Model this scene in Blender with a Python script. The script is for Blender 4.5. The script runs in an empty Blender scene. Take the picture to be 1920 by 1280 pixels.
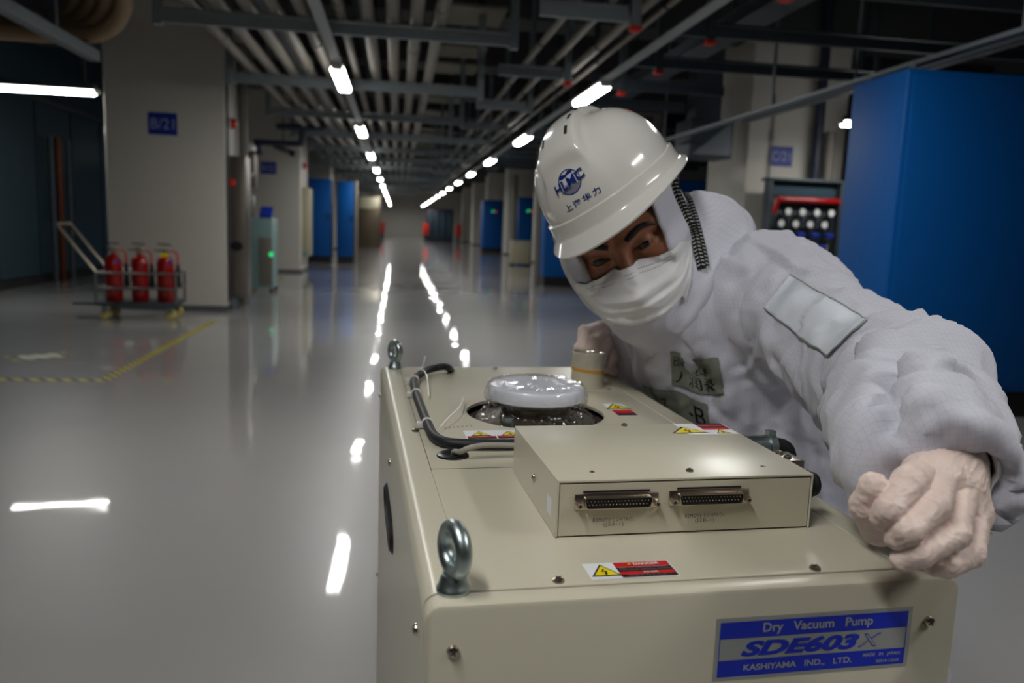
import bpy, bmesh, math, random
import numpy as np
from mathutils import Vector, Matrix, noise as mnoise
from mathutils.bvhtree import BVHTree

scene = bpy.context.scene
col = scene.collection
PI = math.pi
rad = math.radians
random.seed(4)

# ------------------------------------------------------------------ camera
CAM_H = 1.0
YAW, PITCH, ROLL = 0.146975, -0.1424, 0.036990
FPX = 28.0 / 36.0 * 1920.0


def cam_axes():
    cy, sy = math.cos(YAW), math.sin(YAW)
    fwd = Vector((sy * math.cos(PITCH), cy * math.cos(PITCH), math.sin(PITCH)))
    right = Vector((cy, -sy, 0.0))
    up = right.cross(fwd)
    c, s = math.cos(ROLL), math.sin(ROLL)
    return c * right + s * up, -s * right + c * up, fwd


CR, CU, CF = cam_axes()
CAM_LOC = Vector((0, 0, CAM_H))
cam_data = bpy.data.cameras.new('camera')
cam = bpy.data.objects.new('camera', cam_data)
col.objects.link(cam)
m3 = Matrix((CR, CU, -CF)).transposed()
cam.matrix_world = Matrix.Translation(CAM_LOC) @ m3.to_4x4()
cam_data.sensor_width = 36.0
cam_data.lens = 28.0
cam_data.clip_start = 0.02
cam_data.clip_end = 300
cam_data.dof.use_dof = True
cam_data.dof.focus_distance = 0.74
cam_data.dof.aperture_fstop = 6.3
scene.camera = cam

# ------------------------------------------------------------------ world and exposure
world = bpy.data.worlds.new('world')
scene.world = world
world.use_nodes = True
world.node_tree.nodes['Background'].inputs[0].default_value = (0.5, 0.55, 0.6, 1)
world.node_tree.nodes['Background'].inputs[1].default_value = 0.02
vs = scene.view_settings
vs.view_transform = 'Standard'
vs.look = 'None'
vs.gamma = 1.0
vs.use_curve_mapping = False
vs.exposure = 0.0
LAMP_STRENGTH = 66.0      # corridor tubes
LAMP_COLOR = (1.0, 0.995, 0.965)


def A(px, py, d):
    """Point at depth d (m along the viewing axis) seen at reference pixel px, py."""
    return CAM_LOC + (CR * ((px - 960) / FPX) + CU * (-(py - 640) / FPX) + CF) * d


def ray(px, py):
    return CR * ((px - 960) / FPX) + CU * (-(py - 640) / FPX) + CF


# ------------------------------------------------------------------ materials
def lin(r, g, b):
    f = lambda v: (v / 255 / 12.92) if v / 255 <= 0.04045 else ((v / 255 + 0.055) / 1.055) ** 2.4
    return (f(r), f(g), f(b), 1.0)


def setin(bsdf, key, v):
    if key in bsdf.inputs:
        bsdf.inputs[key].default_value = v


def mat(name, rgb, rough=0.5, metal=0.0, spec=0.5, coat=0.0, var=0.04, scale=6.0, bump=0.0, bscale=80.0,
        emit=0.0, sss=0.0, trans=0.0, ior=1.45, coat_rough=0.05):
    m = bpy.data.materials.new(name)
    m.use_nodes = True
    nt = m.node_tree
    b = nt.nodes['Principled BSDF']
    c = lin(*rgb)
    b.inputs['Base Color'].default_value = c
    b.inputs['Roughness'].default_value = rough
    b.inputs['Metallic'].default_value = metal
    setin(b, 'Specular IOR Level', spec)
    setin(b, 'Coat Weight', coat)
    setin(b, 'Coat Roughness', coat_rough)
    setin(b, 'IOR', ior)
    setin(b, 'Transmission Weight', trans)
    if sss:
        setin(b, 'Subsurface Weight', sss)
        setin(b, 'Subsurface Radius', (0.012, 0.005, 0.003))
        setin(b, 'Subsurface Scale', 0.15)
    if emit:
        setin(b, 'Emission Color', c)
        setin(b, 'Emission Strength', emit)
    tc = nt.nodes.new('ShaderNodeTexCoord')
    if var > 0:
        n = nt.nodes.new('ShaderNodeTexNoise')
        n.inputs['Scale'].default_value = scale
        n.inputs['Detail'].default_value = 4
        nt.links.new(tc.outputs['Object'], n.inputs['Vector'])
        mr = nt.nodes.new('ShaderNodeMapRange')
        mr.inputs[3].default_value = 1 - var
        mr.inputs[4].default_value = 1 + var
        nt.links.new(n.outputs['Fac'], mr.inputs[0])
        mx = nt.nodes.new('ShaderNodeVectorMath')
        mx.operation = 'SCALE'
        mx.inputs[0].default_value = c[:3]
        nt.links.new(mr.outputs[0], mx.inputs['Scale'])
        nt.links.new(mx.outputs[0], b.inputs['Base Color'])
    if bump > 0:
        n2 = nt.nodes.new('ShaderNodeTexNoise')
        n2.inputs['Scale'].default_value = bscale
        n2.inputs['Detail'].default_value = 3
        nt.links.new(tc.outputs['Object'], n2.inputs['Vector'])
        bp = nt.nodes.new('ShaderNodeBump')
        bp.inputs['Strength'].default_value = bump
        bp.inputs['Distance'].default_value = 0.002
        nt.links.new(n2.outputs['Fac'], bp.inputs['Height'])
        nt.links.new(bp.outputs['Normal'], b.inputs['Normal'])
    return m


M = {}
M['cream'] = mat('cream_paint', (196, 190, 170), 0.3, var=0.012, bump=0.03, bscale=900)
M['gap'] = mat('dark_gap', (52, 44, 38), 0.8)
M['black'] = mat('black_plastic', (22, 23, 26), 0.35, var=0.1)
M['rubber'] = mat('black_rubber', (30, 30, 34), 0.55, var=0.1, bump=0.1, bscale=300)
M['hole'] = mat('dark_interior', (10, 10, 11), 0.7)
M['zinc'] = mat('zinc_plate', (178, 192, 192), 0.36, metal=1.0, var=0.12, scale=60, bump=0.12, bscale=200)
M['nickel'] = mat('nickel_plate', (188, 178, 165), 0.28, metal=1.0, var=0.06, scale=80)
M['steel'] = mat('brushed_steel', (150, 150, 148), 0.35, metal=0.9, var=0.08, scale=20)
M['alu'] = mat('silver_foil', (172, 176, 172), 0.42, metal=0.35, var=0.02)
M['blueprint'] = mat('blue_ink', (10, 42, 190), 0.4, var=0.01)
M['red'] = mat('red_ink', (200, 22, 34), 0.4, var=0.02)
M['ink'] = mat('black_ink', (22, 20, 22), 0.45, var=0.02)
M['greyink'] = mat('grey_ink', (92, 88, 80), 0.6, var=0.02)
M['white'] = mat('white_ink', (225, 226, 230), 0.45, var=0.01)
M['yellow'] = mat('yellow_ink', (228, 208, 20), 0.4, var=0.02)
M['pinkw'] = mat('fine_print', (170, 130, 130), 0.5, var=0.02)
M['gold'] = mat('pin_metal', (215, 205, 175), 0.3, metal=1.0, var=0.02)
M['greycable'] = mat('grey_cable_jacket', (150, 146, 136), 0.45)
M['tie'] = mat('clear_nylon', (212, 212, 206), 0.3, var=0.02, sss=0.3)
M['orange_tape'] = mat('amber_tape', (205, 150, 60), 0.35)
M['capplastic'] = mat('milky_plastic', (226, 228, 236), 0.3, var=0.02)
M['castiron'] = mat('oily_iron', (95, 84, 70), 0.45, metal=0.5, var=0.2, scale=40)
M['wheel_y'] = mat('yellow_polyurethane', (205, 190, 120), 0.45)
M['fabric_grey'] = mat('grey_cloth_patch', (124, 128, 116), 0.85, var=0.06, scale=60, bump=0.3, bscale=700)
M['latex'] = mat('latex_glove', (226, 204, 194), 0.46, sss=0.1, var=0.05, scale=30, bump=0.3, bscale=140)
M['skin'] = mat('skin', (146, 94, 68), 0.5, sss=0.15, var=0.07, scale=40, bump=0.08, bscale=400)
M['hair'] = mat('black_hair', (24, 18, 16), 0.55, var=0.2, scale=200)
M['eyew'] = mat('eye_white', (120, 106, 96), 0.2, var=0.02)
M['iris'] = mat('dark_iris', (26, 14, 10), 0.1, var=0.05)
M['helmet'] = mat('white_abs_shell', (216, 214, 208), 0.16, coat=0.5, coat_rough=0.04, var=0.01)
M['logo'] = mat('navy_ink', (16, 44, 120), 0.35, var=0.02)
M['logored'] = mat('red_print', (205, 60, 60), 0.4, var=0.02)
M['maskfab'] = mat('nonwoven_mask', (228, 227, 228), 0.85, var=0.02, scale=60, bump=0.15, bscale=600)
M['strap'] = mat('black_webbing', (16, 16, 18), 0.8, var=0.1)
M['strapw'] = mat('white_thread', (190, 190, 185), 0.8, var=0.05)
M['column'] = mat('column_paint', (196, 192, 182), 0.5, var=0.02, scale=1.2)
M['signblue'] = mat('sign_blue', (22, 44, 140), 0.45, var=0.02)
M['signtext'] = mat('sign_text', (150, 160, 200), 0.5, var=0.02)
M['cabblue'] = mat('blue_cabinet_paint', (0, 84, 158), 0.5, spec=0.3, var=0.02, scale=2)
M['cabdark'] = mat('plinth_black', (24, 25, 28), 0.5)
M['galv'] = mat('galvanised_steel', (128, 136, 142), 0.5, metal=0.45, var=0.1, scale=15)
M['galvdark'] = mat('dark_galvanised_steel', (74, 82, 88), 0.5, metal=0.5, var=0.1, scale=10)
M['pipe'] = mat('grey_pvc_pipe', (122, 117, 108), 0.5, var=0.05, scale=4)
M['pipebrown'] = mat('brown_lagging', (150, 126, 98), 0.55, var=0.1, scale=5)
M['pipedark'] = mat('dark_blue_pipe', (34, 42, 60), 0.45, var=0.05)
M['ceil'] = mat('ceiling_concrete', (66, 68, 67), 0.9, var=0.1, scale=1.0)
M['ceilpanel'] = mat('ceiling_panel', (112, 110, 98), 0.8, var=0.06, scale=2.0)
M['walldark'] = mat('dark_wall_panel', (40, 64, 78), 0.45, var=0.06, scale=1.0)
M['wallgrey'] = mat('grey_wall', (90, 94, 96), 0.7, var=0.05, scale=1.0)
M['copper'] = mat('copper_pipe', (104, 56, 36), 0.4, metal=0.8, var=0.1)
M['stainless'] = mat('stainless_sheet', (120, 113, 104), 0.36, metal=0.7, var=0.05, scale=3)
M['extred'] = mat('extinguisher_red', (150, 16, 12), 0.28, coat=0.3, var=0.04)
M['alarmred'] = mat('alarm_red', (200, 40, 28), 0.4)
M['lamphouse'] = mat('lamp_housing', (190, 192, 190), 0.4)
M['trunk'] = mat('trunking_paint', (150, 156, 156), 0.5, var=0.03)
M['gaugeface'] = mat('gauge_face', (215, 216, 214), 0.4)
M['valveblue'] = mat('valve_blue', (28, 50, 150), 0.4)
M['beige'] = mat('beige_panel', (170, 164, 140), 0.55, var=0.03)
M['greenglow'] = mat('green_indicator', (40, 190, 110), 0.4, emit=1.2)
M['redglow'] = mat('red_indicator', (230, 60, 40), 0.4, emit=0.8)
M['teal'] = mat('teal_panel', (120, 150, 148), 0.4, var=0.03)


def lamp_mat(name, k):
    m = bpy.data.materials.new(name)
    m.use_nodes = True
    nt = m.node_tree
    nt.nodes.clear()
    o = nt.nodes.new('ShaderNodeOutputMaterial')
    e = nt.nodes.new('ShaderNodeEmission')
    e.inputs[0].default_value = (*LAMP_COLOR, 1)
    e.inputs[1].default_value = LAMP_STRENGTH * k
    nt.links.new(e.outputs[0], o.inputs[0])
    return m


M['lamp'] = lamp_mat('lamp_diffuser', 1.0)          # prismatic face throws the light down
M['lampside'] = lamp_mat('lamp_diffuser_side', 0.2)


def floor_mat():
    m = mat('epoxy_floor', (166, 164, 162), 0.34, spec=0.5, var=0.03, scale=0.5, coat=1.0, coat_rough=0.035)
    nt = m.node_tree
    b = nt.nodes['Principled BSDF']
    tc = nt.nodes.new('ShaderNodeTexCoord')
    n = nt.nodes.new('ShaderNodeTexNoise')
    n.inputs['Scale'].default_value = 1.3
    n.inputs['Detail'].default_value = 2.5
    nt.links.new(tc.outputs['Object'], n.inputs['Vector'])
    bp = nt.nodes.new('ShaderNodeBump')
    bp.inputs['Strength'].default_value = 0.45
    bp.inputs['Distance'].default_value = 0.012
    nt.links.new(n.outputs['Fac'], bp.inputs['Height'])
    nt.links.new(bp.outputs['Normal'], b.inputs['Normal'])
    if 'Coat Normal' in b.inputs:
        nt.links.new(bp.outputs['Normal'], b.inputs['Coat Normal'])
    return m


M['floor'] = floor_mat()


def hatch_mat():
    m = mat('hazard_tape', (190, 180, 30), 0.5, var=0.0)
    nt = m.node_tree
    b = nt.nodes['Principled BSDF']
    tc = nt.nodes.new('ShaderNodeTexCoord')
    sp = nt.nodes.new('ShaderNodeSeparateXYZ')
    nt.links.new(tc.outputs['Object'], sp.inputs[0])
    ad = nt.nodes.new('ShaderNodeMath')
    ad.operation = 'ADD'
    nt.links.new(sp.outputs[0], ad.inputs[0])
    nt.links.new(sp.outputs[1], ad.inputs[1])
    fr = nt.nodes.new('ShaderNodeMath')
    fr.operation = 'PINGPONG'
    fr.inputs[1].default_value = 0.045
    nt.links.new(ad.outputs[0], fr.inputs[0])
    gt = nt.nodes.new('ShaderNodeMath')
    gt.operation = 'GREATER_THAN'
    gt.inputs[1].default_value = 0.026
    nt.links.new(fr.outputs[0], gt.inputs[0])
    mx = nt.nodes.new('ShaderNodeMix')
    mx.data_type = 'RGBA'
    mx.inputs[6].default_value = lin(196, 184, 40)
    mx.inputs[7].default_value = lin(40, 38, 34)
    nt.links.new(gt.outputs[0], mx.inputs[0])
    nt.links.new(mx.outputs[2], b.inputs['Base Color'])
    return m


M['hatch'] = hatch_mat()


def film_mat():
    m = bpy.data.materials.new('clear_film')
    m.use_nodes = True
    nt = m.node_tree
    nt.nodes.clear()
    o = nt.nodes.new('ShaderNodeOutputMaterial')
    t = nt.nodes.new('ShaderNodeBsdfTransparent')
    t.inputs[0].default_value = (0.965, 0.965, 0.975, 1)
    g = nt.nodes.new('ShaderNodeBsdfGlossy')
    g.inputs['Roughness'].default_value = 0.06
    g.inputs['Color'].default_value = (0.95, 0.96, 1, 1)
    lw = nt.nodes.new('ShaderNodeLayerWeight')
    lw.inputs[0].default_value = 0.38
    mr = nt.nodes.new('ShaderNodeMapRange')
    mr.inputs[3].default_value = 0.035
    mr.inputs[4].default_value = 0.42
    nt.links.new(lw.outputs['Facing'], mr.inputs[0])
    mx = nt.nodes.new('ShaderNodeMixShader')
    nt.links.new(mr.outputs[0], mx.inputs[0])
    nt.links.new(t.outputs[0], mx.inputs[1])
    nt.links.new(g.outputs[0], mx.inputs[2])
    nt.links.new(mx.outputs[0], o.inputs[0])
    return m


M['film'] = film_mat()


def suit_mat():
    """White anti-static cloth: thin grey carbon grid woven 6 mm apart along the cloth's own UV, soft weave bump."""
    m = mat('cleanroom_cloth', (205, 205, 217), 0.8, var=0.02, scale=12, sss=0.0)
    nt = m.node_tree
    b = nt.nodes['Principled BSDF']
    setin(b, 'Sheen Weight', 0.15)
    uv = nt.nodes.new('ShaderNodeUVMap')
    uv.uv_map = 'UVMap'
    sp = nt.nodes.new('ShaderNodeSeparateXYZ')
    nt.links.new(uv.outputs[0], sp.inputs[0])
    gts = []
    for k in range(2):
        pp = nt.nodes.new('ShaderNodeMath')
        pp.operation = 'PINGPONG'
        pp.inputs[1].default_value = 0.0026
        nt.links.new(sp.outputs[k], pp.inputs[0])
        g = nt.nodes.new('ShaderNodeMath')
        g.operation = 'LESS_THAN'
        g.inputs[1].default_value = 0.0002
        nt.links.new(pp.outputs[0], g.inputs[0])
        gts.append(g)
    mxm = nt.nodes.new('ShaderNodeMath')
    mxm.operation = 'MAXIMUM'
    nt.links.new(gts[0].outputs[0], mxm.inputs[0])
    nt.links.new(gts[1].outputs[0], mxm.inputs[1])
    ml = nt.nodes.new('ShaderNodeMath')
    ml.operation = 'MULTIPLY'
    ml.inputs[1].default_value = 0.2
    nt.links.new(mxm.outputs[0], ml.inputs[0])
    mx = nt.nodes.new('ShaderNodeMix')
    mx.data_type = 'RGBA'
    mx.inputs[7].default_value = lin(110, 112, 122)
    src = b.inputs['Base Color'].links[0].from_socket
    nt.links.new(src, mx.inputs[6])
    nt.links.new(ml.outputs[0], mx.inputs[0])
    nt.links.new(mx.outputs[2], b.inputs['Base Color'])
    # fine creases
    tc = nt.nodes.new('ShaderNodeTexCoord')
    n = nt.nodes.new('ShaderNodeTexNoise')
    n.inputs['Scale'].default_value = 16
    n.inputs['Detail'].default_value = 5
    n.inputs['Distortion'].default_value = 1.2
    nt.links.new(tc.outputs['Object'], n.inputs['Vector'])
    bp = nt.nodes.new('ShaderNodeBump')
    bp.inputs['Strength'].default_value = 0.4
    bp.inputs['Distance'].default_value = 0.006
    nt.links.new(n.outputs['Fac'], bp.inputs['Height'])
    nt.links.new(bp.outputs['Normal'], b.inputs['Normal'])
    return m


M['suit'] = suit_mat()
M['pocketcloth'] = mat('pocket_cloth', (222, 227, 236), 0.8, var=0.02, scale=30, bump=0.3, bscale=220)

# ------------------------------------------------------------------ object helpers
WM = {}          # world matrix of every top-level empty


def tag(o, label=None, cat=None, group=None, kind=None):
    if label: o['label'] = label
    if cat: o['category'] = cat
    if group: o['group'] = group
    if kind: o['kind'] = kind
    return o


def thing(name, label, cat, loc=(0, 0, 0), rz=0.0, group=None):
    o = bpy.data.objects.new(name, None)
    o.empty_display_size = 0.05
    col.objects.link(o)
    o.location = loc
    o.rotation_euler = (0, 0, rz)
    WM[o.name] = Matrix.Translation(Vector(loc)) @ Matrix.Rotation(rz, 4, 'Z')
    return tag(o, label, cat, group)


def smooth_bm(bm, ang=35):
    bm.normal_update()
    for f in bm.faces:
        f.smooth = True
    for e in bm.edges:
        e.smooth = e.calc_face_angle(0.0) < rad(ang)


def obj(name, bm, m, parent=None, world=False, ang=35, own=False):
    """Link a bmesh as one mesh object.  m: a material key or a list of keys (slots)."""
    if world and parent is not None:
        root = parent
        while root.parent is not None:
            root = root.parent
        bm.transform(WM[root.name].inverted())
    if ang is not None:
        smooth_bm(bm, ang)
    me = bpy.data.meshes.new(name)
    bm.to_mesh(me)
    bm.free()
    for k in (m if isinstance(m, (list, tuple)) else [m]):
        me.materials.append(M[k])
    o = bpy.data.objects.new(name, me)
    col.objects.link(o)
    if parent is not None:
        o.parent = parent
    return o


def struct(name, bm, m, ang=35):
    return tag(obj(name, bm, m, ang=ang), kind='structure')


def copy_tree(o, parent=None):
    c = o.copy()
    col.objects.link(c)
    if parent is not None:
        c.parent = parent
    for ch in list(o.children):
        copy_tree(ch, c)
    return c


def NB():
    return bmesh.new()


def merge(dst, src, mi=None):
    if mi is not None:
        for f in src.faces:
            f.material_index = mi
    me = bpy.data.meshes.new('tmp')
    src.to_mesh(me)
    src.free()
    dst.from_mesh(me)
    bpy.data.meshes.remove(me)
    return dst


def box(bm, lo, hi, mi=0, bev=0.0, seg=2, mtx=None, big=None):
    """Axis-aligned box; bev bevels every edge; big = [(test(mid, dir), radius, segments)] bevels chosen edges."""
    b = bmesh.new()
    lo, hi = Vector(lo), Vector(hi)
    r = bmesh.ops.create_cube(b, size=1.0)
    for v in b.verts:
        v.co = Vector(((lo.x + hi.x) / 2 + v.co.x * (hi.x - lo.x), (lo.y + hi.y) / 2 + v.co.y * (hi.y - lo.y),
                       (lo.z + hi.z) / 2 + v.co.z * (hi.z - lo.z)))
    if big:
        for test, rr, sg in big:
            es = [e for e in b.edges if test((e.verts[0].co + e.verts[1].co) / 2, (e.verts[1].co - e.verts[0].co).normalized())]
            if es:
                bmesh.ops.bevel(b, geom=es, offset=rr, segments=sg, profile=0.5, affect='EDGES')
    if bev > 0:
        bmesh.ops.bevel(b, geom=list(b.edges), offset=bev, segments=seg, profile=0.5, affect='EDGES')
    if mtx is not None:
        b.transform(mtx)
    return merge(bm, b, mi)


def frame_from(z):
    z = Vector(z).normalized()
    a = Vector((1, 0, 0)) if abs(z.x) < 0.9 else Vector((0, 1, 0))
    x = (a - z * a.dot(z)).normalized()
    return x, z.cross(x), z


def cyl(bm, p0, p1, r0, r1=None, n=24, mi=0, caps=True, bev=0.0):
    p0, p1 = Vector(p0), Vector(p1)
    if r1 is None: r1 = r0
    b = bmesh.new()
    x, y, z = frame_from(p1 - p0)
    L = (p1 - p0).length
    prof = [(r0, 0), (r1, L)]
    if bev > 0:
        prof = [(r0 - bev, 0), (r0 - bev * 0.3, bev * 0.3), (r0, bev), (r1, L - bev), (r1 - bev * 0.3, L - bev * 0.3), (r1 - bev, L)]
    rings = []
    for (rr, h) in prof:
        rings.append([b.verts.new(p0 + z * h + (x * math.cos(2 * PI * i / n) + y * math.sin(2 * PI * i / n)) * rr) for i in range(n)])
    for a, c in zip(rings, rings[1:]):
        for i in range(n):
            b.faces.new((a[i], a[(i + 1) % n], c[(i + 1) % n], c[i]))
    if caps:
        b.faces.new(rings[0][::-1])
        b.faces.new(rings[-1])
    return merge(bm, b, mi)


def lathe(bm, prof, origin=(0, 0, 0), axis=(0, 0, 1), n=48, mi=0, close=True):
    b = bmesh.new()
    x, y, z = frame_from(axis)
    o = Vector(origin)
    rings = []
    for (rr, h) in prof:
        if rr < 1e-6:
            rings.append([b.verts.new(o + z * h)])
        else:
            rings.append([b.verts.new(o + z * h + (x * math.cos(2 * PI * i / n) + y * math.sin(2 * PI * i / n)) * rr) for i in range(n)])
    for a, c in zip(rings, rings[1:]):
        for i in range(n):
            j = (i + 1) % n
            if len(a) == 1 and len(c) == 1: continue
            if len(a) == 1: b.faces.new((a[0], c[j], c[i]))
            elif len(c) == 1: b.faces.new((a[i], a[j], c[0]))
            else: b.faces.new((a[i], a[j], c[j], c[i]))
    bmesh.ops.recalc_face_normals(b, faces=b.faces)
    return merge(bm, b, mi)


def spline(pts, n=8):
    """Catmull-Rom through pts."""
    P = [Vector(p) for p in pts]
    if len(P) < 3: return P
    out = []
    Q = [P[0] * 2 - P[1]] + P + [P[-1] * 2 - P[-2]]
    for i in range(1, len(Q) - 2):
        a, b, c, d = Q[i - 1], Q[i], Q[i + 1], Q[i + 2]
        for k in range(n):
            t = k / n
            out.append(0.5 * ((2 * b) + (c - a) * t + (2 * a - 5 * b + 4 * c - d) * t * t + (3 * b - a - 3 * c + d) * t ** 3))
    out.append(P[-1])
    return out


def tube(bm, pts, r, n=12, mi=0, smooth=0, flat=None):
    """Tube along a polyline; r a number or a list; flat=(w,h) makes a rectangular strap."""
    P = spline(pts, smooth) if smooth else [Vector(p) for p in pts]
    b = bmesh.new()
    rings = []
    T0 = (P[1] - P[0]).normalized()
    x, y, _ = frame_from(T0)
    for i, p in enumerate(P):
        T = (P[min(i + 1, len(P) - 1)] - P[max(i - 1, 0)]).normalized()
        x = (x - T * x.dot(T)).normalized()
        y = T.cross(x)
        rr = r[min(i, len(r) - 1)] if isinstance(r, (list, tuple)) else r
        rings.append([b.verts.new(p + (x * math.cos(2 * PI * k / n) + y * math.sin(2 * PI * k / n)) * rr) for k in range(n)])
    for a, c in zip(rings, rings[1:]):
        for i in range(n):
            b.faces.new((a[i], a[(i + 1) % n], c[(i + 1) % n], c[i]))
    b.faces.new(rings[0][::-1])
    b.faces.new(rings[-1])
    return merge(bm, b, mi)


def torus(bm, c, axis, R, r, n=40, k=14, mi=0, sx=1.0):
    b = bmesh.new()
    x, y, z = frame_from(axis)
    c = Vector(c)
    rings = []
    for i in range(n):
        a = 2 * PI * i / n
        d = x * math.cos(a) + y * math.sin(a)
        rings.append([b.verts.new(c + d * (R + r * math.cos(2 * PI * j / k)) + z * (r * sx * math.sin(2 * PI * j / k))) for j in range(k)])
    for i in range(n):
        a, q = rings[i], rings[(i + 1) % n]
        for j in range(k):
            b.faces.new((a[j], q[j], q[(j + 1) % k], a[(j + 1) % k]))
    bmesh.ops.recalc_face_normals(b, faces=b.faces)
    return merge(bm, b, mi)


def sphere(bm, c, r, n=16, mi=0, scale=(1, 1, 1)):
    b = bmesh.new()
    bmesh.ops.create_uvsphere(b, u_segments=n, v_segments=max(6, n // 2), radius=r)
    for v in b.verts:
        v.co = Vector((v.co.x * scale[0], v.co.y * scale[1], v.co.z * scale[2])) + Vector(c)
    return merge(bm, b, mi)


def quad(bm, pts, mi=0):
    vs_ = [bm.verts.new(Vector(p)) for p in pts]
    f = bm.faces.new(vs_)
    f.material_index = mi
    return f


def text_bm(s, size=1.0, bold=0.0, shear=0.0, spacing=1.0, word=1.0, width=None, align='CENTER'):
    """Flat triangulated lettering in the XY plane, centred on its own origin (width rescales it)."""
    cu = bpy.data.curves.new('lettering', 'FONT')
    cu.body = s
    cu.size = size
    cu.offset = bold * size
    cu.shear = shear
    cu.space_character = spacing
    cu.space_word = word
    cu.align_x = 'LEFT'
    cu.resolution_u = 4
    t = bpy.data.objects.new('lettering', cu)
    col.objects.link(t)
    bpy.context.view_layer.update()
    dg = bpy.context.evaluated_depsgraph_get()
    me = bpy.data.meshes.new_from_object(t.evaluated_get(dg))
    bpy.data.objects.remove(t)
    bpy.data.curves.remove(cu)
    b = bmesh.new()
    b.from_mesh(me)
    bpy.data.meshes.remove(me)
    if not b.verts: return b
    xs = [v.co.x for v in b.verts]
    ys = [v.co.y for v in b.verts]
    cx, cy = (min(xs) + max(xs)) / 2, (min(ys) + max(ys)) / 2
    k = (width / (max(xs) - min(xs))) if width else 1.0
    for v in b.verts:
        v.co = Vector(((v.co.x - cx) * k if align == 'CENTER' else (v.co.x - min(xs)) * k, (v.co.y - cy), 0))
    for f in b.faces: f.smooth = False
    return b


def put_text(bm, s, mtx, mi, **kw):
    b = text_bm(s, **kw)
    b.transform(mtx)
    return merge(bm, b, mi)


def plane_mtx(origin, xdir, ydir):
    x = Vector(xdir).normalized()
    z = x.cross(Vector(ydir)).normalized()
    y = z.cross(x)
    m = Matrix((x, y, z)).transposed().to_4x4()
    m.translation = Vector(origin)
    return m


ORD = ['nearest', 'second', 'third', 'fourth', 'fifth', 'sixth', 'seventh', 'eighth', 'ninth', 'tenth', 'eleventh', 'twelfth',
       'thirteenth', 'fourteenth', 'fifteenth', 'sixteenth', 'seventeenth', 'eighteenth']

# ------------------------------------------------------------------ the setting
Y0, Y1, XL, XR, ZC = -9.0, 58.0, -4.85, 9.0, 3.75

bm = NB(); box(bm, (XL - 0.3, Y0, -0.15), (XR + 0.3, Y1, 0.0)); struct('floor', bm, 'floor')
bm = NB(); box(bm, (XL - 0.3, Y0, ZC), (XR + 0.3, Y1, ZC + 0.2)); struct('ceiling', bm, 'ceil')
bm = NB()
box(bm, (XL - 0.25, Y0, 0), (XL, Y1, ZC))
yy = Y0 + 0.4
while yy < 40:
    box(bm, (XL, yy, 0.12), (XL + 0.03, yy + 1.12, 2.42), bev=0.004, seg=1)
    yy += 1.2
struct('wall_left', bm, 'walldark')
bm = NB(); box(bm, (XL, Y0, 0), (XL + 0.045, 40, 0.11), bev=0.004, seg=1); struct('baseboard_left', bm, 'cabdark')
bm = NB(); box(bm, (XL, Y0, 2.43), (XL + 0.06, 40, 2.52), bev=0.004, seg=1); struct('trim_1', bm, 'galvdark')
bm = NB(); box(bm, (XR, Y0, 0), (XR + 0.25, Y1, ZC)); struct('wall_right', bm, 'wallgrey')
bm = NB(); box(bm, (XL, Y1, 0), (XR, Y1 + 0.2, ZC)); struct('wall_far', bm, 'column')
bm = NB(); box(bm, (XL, Y0 - 0.2, 0), (XR, Y0, ZC)); struct('wall_near', bm, 'wallgrey')

# building columns, two rows
COLY = [8.83 + 6.67 * k for k in range(-1, 7)]
ci = 0
for k, y in enumerate(COLY):
    for (x0, x1) in ((-2.962, -1.79), (3.94, 5.12)):
        if y < 3 and x0 > 0: continue
        bm = NB()
        box(bm, (x0, y, 0.0), (x1, y + 1.18, ZC), big=[(lambda c, d: abs(d.z) > 0.9, 0.018, 3)])
        struct('column_%d' % (ci + 1), bm, 'column')
        bm = NB()
        box(bm, (x0 - 0.008, y - 0.008, 0.0), (x1 + 0.008, y + 1.188, 0.055), bev=0.003, seg=1)
        ci += 1
        struct('trim_%d' % (ci + 10), bm, 'wallgrey')

# concrete beams under the slab
for k in range(22):
    y = -2.0 + 2.7 * k
    bm = NB()
    box(bm, (XL, y, 3.2), (XR, y + 0.55, ZC), bev=0.01, seg=1)
    struct('beam_%d' % (k + 1), bm, 'ceil')
bm = NB()
for k in range(21):
    y = -2.0 + 2.7 * k + 0.7
    box(bm, (0.35, y, 3.02), (1.0, y + 0.62, 3.06), bev=0.005, seg=1)
    box(bm, (0.35, y + 1.0, 3.02), (1.0, y + 1.7, 3.06), bev=0.005, seg=1)
struct('ceiling_panel', bm, 'ceilpanel')

# ------------------------------------------------------------------ lamps and trunking
K = 0.85                                   # everything hung overhead sits this much nearer than a first estimate
UZ = lambda z: 1.0 + (z - 1.0) * K
LX = (-0.58 * K, 2.0 * K)
ROWN = ('left lamp row', 'right lamp row')
LZ = UZ(2.40)


def make_lamp(name, label, loc, rz, group):
    t = thing(name, label, 'lamp', loc, rz, group)
    b = NB(); box(b, (-0.05, -0.53, 0.028), (0.05, 0.53, 0.042), bev=0.005); obj('housing', b, 'lamphouse', t)
    b = NB(); box(b, (-0.054, -0.50, -0.018), (0.054, 0.50, 0.028), bev=0.017, seg=4)
    b.normal_update()
    for f in b.faces:
        f.material_index = 0 if f.normal.z < -0.85 else 1
    obj('diffuser', b, ['lamp', 'lampside'], t)
    for s in (-1, 1):
        b = NB(); box(b, (-0.044, s * 0.518 - 0.018, -0.004), (0.044, s * 0.518 + 0.018, 0.030), bev=0.007); obj('end_cap', b, 'lamphouse', t)
    return t


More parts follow.
